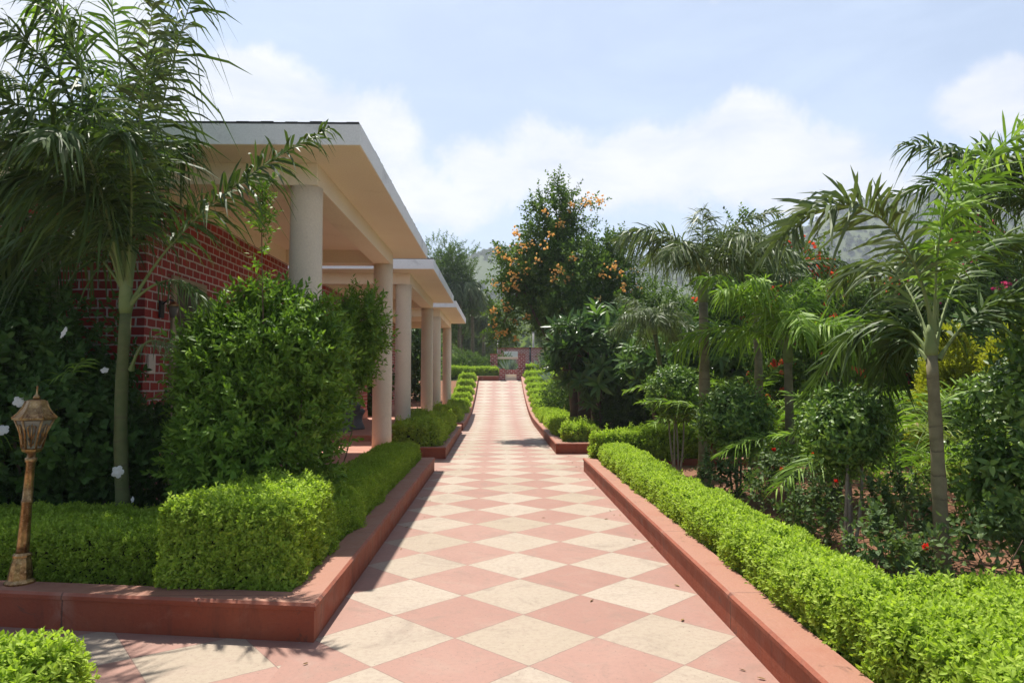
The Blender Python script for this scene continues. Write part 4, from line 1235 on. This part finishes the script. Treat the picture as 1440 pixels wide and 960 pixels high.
F_.append(dict(P=px3((182, 430, 6.2), (215, 390, 6.1), (262, 375, 6.0), (290, 430, 5.95)), droop=.7, Lmax=.26, nl=36, width=.016, t0=.35))
F_.append(dict(P=px3((184, 520, 6.2), (196, 478, 6.1), (215, 470, 6.0), (238, 486, 5.95)), droop=.5, Lmax=.20, nl=26, width=.012, t0=.3, mat=M['palm_grey']))
palm('tall palm with a leaning green stem between the lamp post and the nearest cottage', base, at(177, 440, 6.2), .062, .046, F_, M['palm'], rng, None, M['palm_green'], .45, **kw)
rng = np.random.default_rng(52)
base = at(60, 640, 7.2); base.z = .1
top = at(75, 400, 7.2)
F_ = [spine(top, R(a), R(e), L, ar) for a, e, L, ar in ((60, 76, 1.9, 1.1), (120, 72, 2.0, 1.2), (175, 62, 2.0, 1.4), (215, 68, 1.9, 1.3), (190, 80, 2.2, 1.0), (270, 82, 2.0, .9))]
palm('second palm crowded against the cottage at the left edge, behind the tall palm', base, top, .08, .06, F_, M['palm'], rng, None, M['palm_green'], 0, nl=72, Lmax=.56, width=.029, droop=.75, plum=.5, rr=.012)
rng = np.random.default_rng(53)
base = at(40, 560, 6.9); base.z = .12
F_ = [spine((base.x + rng.uniform(-.1, .1), base.y, .2), R(a), R(e), L, ar) for a, e, L, ar in ((200, 78, 2.3, .9), (160, 74, 2.2, 1.0), (320, 78, 2.3, .9), (280, 72, 2.1, 1.1), (20, 75, 2.1, 1.0), (240, 80, 2.5, .8))]
palm('clump of low feather palm fronds at the left edge beside the brick wall', base, (base.x, base.y, .3), .05, .04, F_, M['palm_bright'], rng, None, M['palm_green'], 0, name='areca_palm', nl=44, Lmax=.36, width=.014, droop=.5, plum=.25, rr=.009)

# ---- right hand palms
rng = np.random.default_rng(61)
base = at(1327, 822, 5.0); base.z = .12
kw = dict(nl=84, Lmax=.42, width=.029, droop=.45, plum=.6, fwd=.55, vee=.15, rr=.012)
F_ = [dict(P=px3((1312, 470, 5.0), (1290, 300, 4.95), (1185, 225, 4.9), (1085, 352, 4.8)), droop=.4, vee=.6, plum=.75, mat=M['palm_grey'], Lmax=.44, nl=92),
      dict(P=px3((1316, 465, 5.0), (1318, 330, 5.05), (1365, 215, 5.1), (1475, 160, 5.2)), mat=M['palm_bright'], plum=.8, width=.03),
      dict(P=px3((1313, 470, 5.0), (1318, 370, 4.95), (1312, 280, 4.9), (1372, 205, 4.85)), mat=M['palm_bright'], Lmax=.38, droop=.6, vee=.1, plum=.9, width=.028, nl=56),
      dict(P=px3((1308, 500, 5.0), (1265, 420, 5.3), (1180, 420, 5.9), (1118, 620, 6.5)), droop=.45, Lmax=.32, plum=.9, width=.03),
      dict(P=px3((1306, 505, 5.0), (1262, 455, 5.3), (1235, 460, 5.8), (1240, 640, 6.2)), droop=.45, Lmax=.3, plum=.9, width=.03),
      dict(P=px3((1320, 505, 5.0), (1365, 430, 5.0), (1420, 390, 5.05), (1520, 450, 5.1)), droop=.5, Lmax=.4),
      dict(P=px3((1314, 490, 5.0), (1340, 370, 5.4), (1390, 300, 5.9), (1450, 360, 6.3)), droop=.5),
      dict(P=px3((1310, 490, 5.0), (1280, 390, 5.4), (1240, 330, 5.9), (1180, 400, 6.3)), droop=.6, mat=M['palm_grey']),
      dict(P=px3((1310, 500, 5.0), (1290, 430, 5.3), (1270, 410, 5.6), (1255, 470, 5.9)), droop=.5, Lmax=.36)]
palm('tall palm with a slim ringed stem nearest the right edge', base, at(1310, 500, 5.0), .056, .036, F_, M['palm'], rng, None, M['palm_trunk'], .22, **kw)
def ring_crown(top, rng, n, L, el=(38, 86), ar=(0.75, 1.5), start=0):
    return [spine(top, R(start + 360 * i / n + rng.uniform(-14, 14)), R(rng.uniform(*el)), L * rng.uniform(.85, 1.12), rng.uniform(*ar)) for i in range(n)]
GP = 'feather palms in the right garden'
rng = np.random.default_rng(62)
base = at(990, 682, 9.8); base.z = .12; top = at(989, 425, 9.8)
palm('grey stemmed palm rising from the right hedge near its far end', base, top, .085, .062, ring_crown(top + Vector((0, 0, .35)), rng, 13, 1.5), M['palm_grey'], rng, GP, None, .5, nl=84, Lmax=.42, width=.023, droop=.7, plum=.65, rr=.012)
rng = np.random.default_rng(63)
base = at(1112, 690, 8.8); base.z = .12; top = at(1108, 510, 8.8)
palm('yellow green palm with short stem in front of the red flowering shrub', base, top, .06, .05, ring_crown(top + Vector((0, 0, .2)), rng, 14, 1.5, (35, 86), (0.75, 1.5)), M['palm_bright'], rng, GP, None, .45, nl=76, Lmax=.40, width=.026, droop=.65, plum=.6, rr=.012)
rng = np.random.default_rng(64)
base = at(922, 610, 13.5); base.z = .12; top = at(921, 470, 13.5)
palm('small fine leaved palm between the plumeria and the grey palm', base, top, .05, .04, ring_crown(top + Vector((0, 0, .15)), rng, 12, .95, (20, 80)), M['palm_grey'], rng, GP, M['palm_green'], .3, nl=70, Lmax=.34, width=.018, droop=.7, plum=.6, rr=.010)
rng = np.random.default_rng(65)
base = at(1500, 700, 6.8); base.z = .12; top = at(1490, 360, 6.8)
palm('palm at the right edge whose fronds droop into the sky', base, top, .08, .06, ring_crown(top + Vector((0, 0, .3)), rng, 12, 1.7, (35, 80)), M['palm'], rng, GP, None, .5, nl=80, Lmax=.44, width=.025, droop=.6, plum=.6, rr=.013)
rng = np.random.default_rng(66)
base = at(1060, 640, 12.0); base.z = .12; top = at(1062, 430, 12.0)
palm('palm standing between the grey palm and the yellow green one', base, top, .08, .06, ring_crown(top + Vector((0, 0, .3)), rng, 12, 1.5, (35, 80)), M['palm'], rng, GP, None, .5, nl=76, Lmax=.42, width=.024, droop=.65, plum=.6, rr=.012)
GA = 'low areca palm clumps in the right garden'
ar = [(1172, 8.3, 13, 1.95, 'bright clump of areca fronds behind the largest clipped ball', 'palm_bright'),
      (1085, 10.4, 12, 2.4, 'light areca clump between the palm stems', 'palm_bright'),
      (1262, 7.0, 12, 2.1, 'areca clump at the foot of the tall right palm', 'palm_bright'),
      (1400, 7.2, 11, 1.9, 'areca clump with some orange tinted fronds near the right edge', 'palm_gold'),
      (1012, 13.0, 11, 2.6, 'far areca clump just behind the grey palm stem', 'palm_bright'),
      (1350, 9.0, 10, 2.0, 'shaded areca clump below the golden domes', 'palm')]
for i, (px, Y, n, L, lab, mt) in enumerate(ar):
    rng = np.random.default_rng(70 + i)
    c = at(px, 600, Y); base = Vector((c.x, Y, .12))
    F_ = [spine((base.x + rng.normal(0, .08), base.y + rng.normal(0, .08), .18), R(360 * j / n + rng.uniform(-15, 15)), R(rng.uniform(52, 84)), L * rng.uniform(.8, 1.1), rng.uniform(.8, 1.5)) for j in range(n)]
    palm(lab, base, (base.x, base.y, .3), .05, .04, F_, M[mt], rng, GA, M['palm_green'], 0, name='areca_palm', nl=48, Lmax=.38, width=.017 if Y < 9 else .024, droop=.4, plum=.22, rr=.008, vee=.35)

# ---- clipped ficus standards
GF = 'ball clipped ficus trees behind the right hedge'
for i, (px, pb, Y, cy, rad, zs, lab) in enumerate(((1192, 778, 5.95, 608, .37, 1.0, 'nearest and largest clipped ficus ball, three thin trunks'), (1036, 702, 8.6, 588, .44, .9, 'middle clipped ficus ball beside the grey palm stem'), (952, 668, 10.9, 553, .42, 1.05, 'farthest clipped ficus ball near the end of the hedge'))):
    rng = np.random.default_rng(80 + i)
    base = at(px, pb, Y); base.z = .12; c = at(px - 2, cy, Y)
    t = thing('ficus_tree', lab, 'clipped tree', base, GF)
    P, Dv = crown_points(rng, [((c.x, c.y, c.z), (rad * .80, rad * .80, rad * zs * .78))], 520, .6, -1.0, 2.5, .10)
    foliage('crown', P, Dv, 'ficus', .9 if i == 0 else 1.05, M['ficus'], rng, t, .1, .45)
    mb = MB()
    for j in range(4):
        a = j * 1.7 + i; limb(mb, (base.x + .04 * math.cos(a), base.y + .04 * math.sin(a), .08), (c.x + .10 * math.cos(a + 1), c.y + .1 * math.sin(a + 1), c.z), .016, .011, rng, 7, .03)
    mb.build('trunk', M['pale_bark'], t)
c = at(1440, 600, 5.2)
shrub('leafy_shrub', 'pale leaved shrub cut by the right edge of the photo', 'shrub', (c.x, c.y, .12), [((.05, 0, 1.15), (.36, .36, .55)), ((-.1, 0, .65), (.3, .3, .45))], 520, 'ficus', 1.25, M['ficus'], 90, 5, .014, gap=-.5, shoots=14)

# ---- roses and low plants along the bed
GR = 'rose bushes along the right bed'
for i, (px, Y, h, w, nf, lab) in enumerate(((1100, 7.2, .62, .32, 5, 'rose bush with bright red blooms behind the right hedge'), (1150, 6.3, .42, .28, 0, 'flowerless rose bush left of the nearest ficus trunk'),
                                        (1255, 5.3, .5, .28, 0, 'sparse rose bush right of the nearest ficus trunk'), (1240, 4.6, .42, .25, 0, 'low rose bush touching the right hedge'), (1400, 4.4, .55, .34, 1, 'rose bush under the pale shrub at the right edge'), (1020, 8.3, .4, .28, 0, 'low rose bush at the foot of the middle ficus'), (1300, 5.9, .6, .3, 1, 'tall thin rose bush behind the tall right palm stem'))):
    c = at(px, 700, Y)
    shrub('rose_bush', lab, 'rose bush', (c.x, Y, .12), [((0, 0, h * .6), (w, w, h * .5))], 95, 'rose', .9, M['rose_leaf'], 100 + i, 7, .007, group=GR, gap=-.4, flowers=[('f_rose', nf, 'rosebloom', 1.15, 1)] if nf else None, shoots=8)

# ---- golden domes
GG = 'golden dome shrubs in the right garden'
for i, (px, Y, lab) in enumerate(((1334, 10.2, 'golden dome shrub just right of the tall palm stem'), (1418, 9.6, 'golden dome shrub nearer the right edge'))):
    c = at(px, 500, Y)
    shrub('golden_shrub', lab, 'shrub', (c.x, Y, .12), [((0, 0, 1.0), (.36, .36, 1.12)), ((0, 0, .7), (.46, .46, .9))], 4600, 'gold', 1.2, M['gold'], 110 + i, 4, .02, group=GG, gap=-1.4, lump=.07, shell=.75)

# ---- plumeria
GPL = 'plumeria trees in the right garden'
def plumeria(px, Y, pyc, w, h, lab, seed, n=130, s=1.0, d=1.0):
    rng = np.random.default_rng(seed)
    c = at(px, pyc, Y); base = Vector((c.x + rng.uniform(-.2, .2), Y, soil_z(Y)))
    t = thing('plumeria_tree', lab, 'plumeria', base, GPL)
    P, Dv = crown_points(rng, [((c.x, c.y, c.z), (w, d, h)), ((c.x + .3 * w, c.y, c.z - h * .5), (w * .7, d * .8, h * .7)), ((c.x - .4 * w, c.y, c.z - h * .3), (w * .6, d * .8, h * .6))], n, .35, -1.2, 2.0, .15)
    foliage('crown', P, Dv, 'plumeria', s, M['plumeria'], rng, t, .75, .35)
    mb = MB()
    for j in range(3):
        a = j * 2.1 + seed; k0 = np.array((base.x + .12 * math.cos(a), base.y + .12 * math.sin(a), base.z - .05)); k1 = np.array((c.x + .35 * w * math.cos(a), c.y + .35 * d * math.sin(a), c.z - h * .45))
        limb(mb, k0, k1, .06, .04, rng, 6, .08)
        for q in range(4):
            e = P[rng.integers(len(P))]; limb(mb, k1, e * .8 + k1 * .2, .035, .018, rng, 5, .08)
    mb.build('trunk', M['bark'], t)
plumeria(842, 17.6, 490, 1.2, 1.1, 'plumeria under the orange flowering tree, brown forked trunks', 120, 150, 1.35)
plumeria(935, 15.6, 500, .8, .7, 'plumeria behind the farthest clipped ficus', 122, 90, 1.25)
plumeria(1010, 15.2, 495, .8, .7, 'plumeria behind the grey palm stem', 123, 90, 1.25)
plumeria(1375, 12.4, 505, 1.0, .75, 'plumeria between the golden domes and the red blossoms', 124, 100, 1.15)

# ---- bougainvillea tree with orange bracts
def big_tree():
    rng = np.random.default_rng(130)
    Y = 20.0
    base = at(806, 590, Y); base.z = soil_z(Y)
    t = thing('bougainvillea_tree', 'tall bougainvillea tree with orange yellow blossoms beside the ramp', 'tree', base)
    bl = [(at(790, 395, Y), (1.4, 1.3, 1.25)), (at(775, 340, Y), (.85, .8, 1.0)), (at(785, 300, Y), (.45, .45, .9)), (at(845, 390, Y), (1.0, 1.0, 1.0)), (at(735, 395, Y), (.8, .8, .85)),
          (at(800, 440, Y), (1.2, 1.1, .8)), (at(862, 420, Y), (.7, .8, .7)), (at(708, 455, Y - .5), (.38, .38, .5)), (at(868, 360, Y), (.35, .35, .6)), (at(722, 372, Y), (.45, .4, .3))]
    bl = [(tuple(c), r_) for c, r_ in bl]
    P, Dv = crown_points(rng, bl, 4600, .35, -.12, 4.0, .32)
    for (x0, y0, x1, y1) in ((788, 300, 789, 246), (770, 310, 762, 268), (800, 295, 842, 286), (745, 350, 700, 352), (850, 360, 852, 325), (812, 330, 836, 312), (715, 390, 690, 400), (758, 300, 752, 290), (865, 370, 872, 340)):
        a = np.array(at(x0, y0, Y)); b_ = np.array(at(x1, y1, Y - rng.uniform(0, .5)))
        q = np.linspace(0, 1, 16)[:, None]
        P = np.concatenate((P, a + (b_ - a) * q + rng.normal(0, .07, (16, 3)))); Dv = np.concatenate((Dv, np.tile((b_ - a) / np.linalg.norm(b_ - a), (16, 1))))
    foliage('crown', P, Dv, 'bougain', 1.25, M['bougain'], rng, t, .25, .55)
    mb = MB(); tops = [np.array(b_[0]) for b_ in bl]
    tr = np.array((base.x, base.y, base.z - .1)); fork = tr + np.array((-.05, 0, 1.6))
    mb.tube([tr, tr + np.array((.05, .02, .7)), fork], [.17, .13, .11], 10)
    for i, e in enumerate(tops): limb(mb, fork if i != 7 else tops[4], e, .06 if i != 7 else .025, .015, rng, 7, .06)
    mb.build('trunk', M['bark'], t)
    FP = []; FD = []
    for (x, y, cnt, sp) in ((701, 353, 8, .1), (712, 362, 6, .1), (728, 330, 14, .16), (733, 348, 10, .14), (745, 345, 6, .12), (719, 370, 9, .12), (722, 388, 16, .16), (740, 378, 9, .12), (712, 405, 8, .12), (726, 405, 8, .1), (789, 316, 9, .12), (802, 291, 10, .12),
                             (828, 285, 16, .15), (843, 284, 9, .1), (764, 298, 5, .1), (776, 332, 5, .1), (782, 380, 10, .12), (797, 392, 10, .11), (779, 392, 6, .1), (804, 362, 7, .12), (861, 376, 10, .12), (849, 386, 8, .1), (875, 404, 6, .1), (891, 382, 5, .1), (765, 348, 4, .1), (755, 365, 6, .15),
                             (694, 438, 8, .1), (710, 432, 6, .1), (697, 455, 9, .12), (712, 468, 8, .1), (722, 452, 6, .1), (698, 470, 8, .1), (716, 437, 6, .1), (741, 446, 6, .08), (725, 476, 5, .08), (696, 400, 6, .1), (896, 406, 6, .15), (842, 422, 4, .1), (872, 385, 5, .1)):
        c = np.array(at(x, y, Y - (rng.uniform(1.35, 1.75) if 745 < x < 880 and y > 325 else rng.uniform(.5, 1.0))))
        m = int(cnt * 1.6); FP.append(c + rng.normal(0, sp * .6, (m, 3))); FD.append(np.tile((0, -.7, .6), (m, 1)))
    FP = np.concatenate(FP); FD = np.concatenate(FD) + rng.normal(0, .5, (len(FP), 3))
    V, F, Q = scatter(LIB['flower'], FP, FD, 1.3 * rng.uniform(.7, 1.2, len(FP)), rng)
    link_mesh('blossom', arr_mesh('blossom', V - np.array(base), F, [M['f_orange']], Q), t)
big_tree()

# ---- bougainvillea thickets with red and pink bracts
GB = 'bougainvillea thickets across the back of the right garden'
def thicket(px, Y, ptop, w, d, lab, fl, seed, n=2200, ragged=0):
    c = at(px, 500, Y); top = at(px, ptop, Y).z - .12
    h = top / 2
    shrub('bougainvillea_bush', lab, 'flowering shrub', (c.x, Y, .12), [((0, 0, h), (w, d, h)), ((-.5 * w, -.2, h * .8), (w * .6, d * .7, h * .75)), ((.5 * w, .1, h * .85), (w * .6, d * .7, h * .8))], n, 'bougain', 1.15, M['bougain'], seed, 8, .035, group=GB, gap=-.6, shoots=30, flowers=fl)
thicket(1165, 13.6, 352, 1.5, .9, 'thicket with orange red blossoms behind the yellow green palm', [('f_red', 60, 'flower', 1.7, 7)], 140)
thicket(1385, 14.2, 300, 1.5, .9, 'tall thicket with pink blossoms near the right edge', [('f_pink', 46, 'flower', 1.7, 6)], 141, 2400)
thicket(1050, 15.5, 330, 1.1, .9, 'tall thicket with a few red blossoms behind the grey palm', [('f_red', 20, 'flower', 1.6, 5)], 142, 2000)
thicket(1270, 14.5, 375, 1.4, .9, 'thicket with scarlet blossoms behind the tall right palm', [('f_red', 50, 'flower', 1.7, 7), ('f_pink', 14, 'flower', 1.6, 5)], 143)
thicket(930, 19.0, 395, 1.2, .9, 'dark thicket with one pink cluster right of the orange tree', [('f_pink', 3, 'flower', 1.8, 5)], 144, 1800)

# ---- background shrubs closing the view on the right
GS = 'dense green shrubs along the back of the right garden'
proto = None
spots = [(870, 24, 1.0, 0), (960, 22, 1.2, 40), (1045, 20, 1.1, 90), (1130, 18, 1.2, 150), (1220, 19, 1.3, 200), (1310, 18, 1.2, 260), (1400, 17, 1.3, 310), (1480, 15, 1.3, 20), (1475, 8.6, .6, 120), (1000, 18, .9, 220), (900, 17.5, .55, 10)]
labs = ['dark shrub closing the gap behind the orange flowering tree', 'dark shrub behind the small fine leaved palm', 'dark shrub far behind the grey palm', 'dense shrub behind the orange red thicket', 'dense shrub behind the scarlet thicket, left of the tall palm', 'dense shrub behind the tall right palm crown', 'dense shrub behind the pink thicket', 'dense shrub beyond the right edge palm', 'dense shrub at the right edge behind the areca', 'dense shrub behind the second plumeria', 'low dense shrub in front of the plaster wall']
for (px, Y, s, rz), lab in zip(spots, labs):
    c = at(px, 520, Y)
    if proto is None:
        proto = shrub('dense_shrub', lab, 'shrub', (c.x, Y, soil_z(Y)), [((0, 0, 1.5), (1.5, 1.2, 1.5)), ((-.9, 0, 1.1), (1.0, .9, 1.1)), ((.9, .1, 1.2), (1.0, .9, 1.2))], 2400, 'bougain', 1.35, M['tree_leaf'], 150, 7, .04, group=GS, gap=-1.0)
        o = proto
    else:
        o = copy_tree(proto); o['label'] = lab
    o.location = (c.x, Y, soil_z(Y)); o.rotation_euler = (0, 0, R(rz)); o.scale = (s, s, s * .95)

# ---- trees beyond the cottages on the left
def leafy_tree(label, px, Y, ptop, w, seed, mat='tree_leaf', n=1500, group=None, sc=1.0, crown_h=None):
    rng = np.random.default_rng(seed)
    c = at(px, 500, Y); g = soil_z(Y); top = at(px, ptop, Y).z
    base = Vector((c.x, Y, g)); H = top - g; h = (crown_h or H * .62) / 2
    t = thing('leafy_tree', label, 'tree', base, group)
    cz = top - h
    bl = [((c.x, Y, cz), (w, w, h)), ((c.x - w * .55, Y, cz - h * .2), (w * .6, w * .6, h * .6)), ((c.x + w * .55, Y + .3, cz - h * .15), (w * .6, w * .6, h * .65)), ((c.x + w * .1, Y, cz + h * .45), (w * .55, w * .5, h * .55))]
    P, Dv = crown_points(rng, bl, n, .35, -.5, 3.0, .28)
    foliage('crown', P, Dv, 'tree', sc, M[mat], rng, t, .3, .55)
    mb = MB(); f = np.array((c.x, Y, g + H * .35))
    mb.tube([(base.x, Y, g - .1), f * .5 + np.array((base.x + .1, Y, g)) * .5, f], [.2, .15, .12], 9)
    for b_ in bl: limb(mb, f, np.array(b_[0]) + np.array((0, 0, b_[1][2] * .5)), .08, .02, rng, 6, .08)
    mb.build('trunk', M['bark'], t)
    return t
GT = 'trees beyond the ramp'
leafy_tree('light green tree rising over the farthest cottage roof', 626, 46, 345, 1.9, 160, n=1900, group=GT)
leafy_tree('tree standing behind the drooping palms left of the ramp', 648, 54, 392, 1.6, 161, n=1600, group=GT)
leafy_tree('rounded tree far behind the pillars', 690, 66, 452, 2.0, 162, 'scrub_green', 1300, GT, 1.3)
leafy_tree('tree right of the taller pale pole', 786, 64, 428, 2.4, 164, 'scrub_green', 1400, GT, 1.3)
leafy_tree('bushy tree left of the far brick wall', 664, 62, 446, 2.2, 165, 'scrub_green', 1300, GT, 1.3)
leafy_tree('tree in the gap behind the nearest two cottages', 560, 44, 400, 2.6, 166, 'tree_leaf', 1300, GT, 1.2)
GD = 'drooping palms beyond the farthest cottage'
for i, (px, Y, ptop, L, lab) in enumerate(((648, 45.5, 408, 2.3, 'drooping palm closest to the farthest cottage roof'), (664, 48, 425, 2.3, 'drooping palm just left of the brick pillars'), (634, 47.0, 400, 2.3, 'drooping palm behind the farthest cottage'), (680, 50, 448, 2.2, 'shorter drooping palm behind the left pillar'))):
    rng = np.random.default_rng(170 + i)
    c = at(px, ptop, Y); base = Vector((c.x, Y, soil_z(Y)))
    palm(lab, base, (c.x, Y, c.z), .14, .10, ring_crown(c, rng, 13, L, (25, 75), (1.7, 2.6)), M['palm_grey'], rng, GD, None, .5, nl=40, Lmax=.75, width=.075, droop=.9, plum=.3, rr=.03)
# agave and grey shrubs between pillars, low bushes
def agave(px, py, Y, s, lab):
    rng = np.random.default_rng(int(px)); c = at(px, py, Y); base = Vector((c.x, Y, soil_z(Y)))
    t = thing('agave', lab, 'agave', base, 'grey spiky plants by the pillars')
    lv, lf = leaf(1.0, .10, .3, .02, 2); V = []; F = []; Q = []; b0 = 0
    for i in range(38):
        el = R(rng.uniform(15, 85)); az = rng.uniform(0, 6.28); d = np.array((math.cos(az) * math.cos(el), math.sin(az) * math.cos(el), math.sin(el)))
        V.append(lv * s * rng.uniform(.8, 1.1) @ frame_to(d, rng.uniform(-.3, .3)).T); F.append(lf + b0); b0 += len(lv); Q += [rng.random()] * len(lf)
    V = np.concatenate(V) + np.array((0, 0, .05))
    link_mesh('leaves', arr_mesh('leaves', V, np.concatenate(F), [M['agave']], Q), t)
    mb = MB(); mb.lathe([(.09, -.05), (.1, .1), (.05, .2)], (0, 0, 0), 10); link_mesh('stump', mb.mesh('stump', M['bark']), t)
agave(716, 510, 43.0, 1.25, 'grey spiky plant framed between the two brick pillars')
agave(762, 505, 40.5, 1.4, 'grey spiky plant right of the black iron post')
agave(778, 520, 36.0, 1.2, 'grey spiky plant in the shade behind the ramp hedges')
GL = 'loose bushes around the ramp'
for i, (px, Y, w, h, mt, lab) in enumerate(((795, 33, .7, .9, 'hedge', 'bright loose bush behind the right ramp hedges'), (705, 47, 1.1, 1.0, 'tree_leaf', 'green bush behind the left brick pillar'), (690, 50, 1.4, 1.3, 'tree_leaf', 'green bush left of the far board'), (655, 40.5, 1.3, 1.2, 'tree_leaf', 'green bush behind the broad hedge at the ramp head'), (800, 26, .8, 1.3, 'bougain', 'dark bush at the foot of the orange tree'), (815, 40, 2.0, 2.4, 'tree_leaf', 'large bush beyond the orange tree'))):
    c = at(px, 520, Y)
    shrub('leafy_bush', lab, 'bush', (c.x, Y, soil_z(Y)), [((0, 0, h * .6), (w, w * .7, h * .6))], 420, 'tree', .75, M[mt], 180 + i, 4, .03, group=GL, gap=-1.2)
# shrubs in the gaps between cottages
for i, (x, y, s, lab) in enumerate(((-4.4, 23.4, 1.0, 'dark shrub in the gap between the second and farthest cottages'), (-3.9, 32.6, 1.2, 'dark shrub behind the farthest cottage'), (-5.0, 15.0, 1.0, 'dark shrub in the gap between the nearest two cottages'))):
    shrub('dark_shrub', lab, 'shrub', (x, y, soil_z(y)), [((0, 0, 1.4 * s), (.8 * s, .55, 1.4 * s))], 700, 'hibiscus', 1.8, M['hibiscus'], 190 + i, 5, .03, gap=-.9)

# dry leaves blown onto the paving
rng = np.random.default_rng(200)
M['dry_leaf'] = leaf_mat('dry fallen leaf', (0.10, 0.055, 0.02), (0.20, 0.12, 0.04), (0.28, 0.24, 0.06), .7, .1, .2)
LIB['dry'] = [leaf(.055, .024, .35, .18, 2) + (np.full(8, .5),)]
n = 150
n = 70
x = np.where(rng.random(n) < .75, np.where(rng.random(n) < .5, -1.08 + .22 * rng.random(n) ** 2, 1.42 - .22 * rng.random(n) ** 2), rng.uniform(-1.0, 1.4, n)); y = rng.uniform(3.2, 22, n)
keep = ~((x > 1.15) & (y > 15)); x, y = x[keep], y[keep]
P = np.stack((x, y, np.full(len(x), .006)), 1); Dv = rng.normal(0, 1, (len(x), 3)); Dv[:, 2] *= .04
V, F, Q = scatter(LIB['dry'], P, Dv, rng.uniform(.5, 1.1, len(x)), rng, None, .1)
V[:, 2] = .006 + np.abs(V[:, 2] - .006) * .35
tag(link_mesh('fallen_leaves', arr_mesh('fallen_leaves', V, F, [M['dry_leaf']], Q)), 'dry leaves scattered on the paving by the kerbs', 'leaves', kind='stuff')

# unbroken belt of undergrowth along the far side of the right garden
rng = np.random.default_rng(210)
blobs = []
for i in range(34):
    y = rng.uniform(1.5, 44); x = rng.uniform(9.5, 15) + y * .28; h = rng.uniform(.8, 1.9)
    blobs.append(((x, y, soil_z(y) + h * .8), (rng.uniform(1.0, 1.9), rng.uniform(1.0, 1.9), h)))
P, Dv = crown_points(rng, blobs, 9000, .6, -1.0, 1.0, .2)
P = P[P[:, 2] > .1 + np.array([ramp(y) for y in P[:, 1]])]; Dv = Dv[:len(P)]
Dv = unit(rng, len(P)) * .6 + np.array((0, 0, .6))
V, F, Q = scatter(LIB['tree'], P, Dv, rng.uniform(.6, 1.1, len(P)), rng)
tag(link_mesh('undergrowth', arr_mesh('undergrowth', V, F, [M['tree_leaf']], Q)), 'mass of green undergrowth along the far side of the right garden', 'undergrowth', kind='stuff')
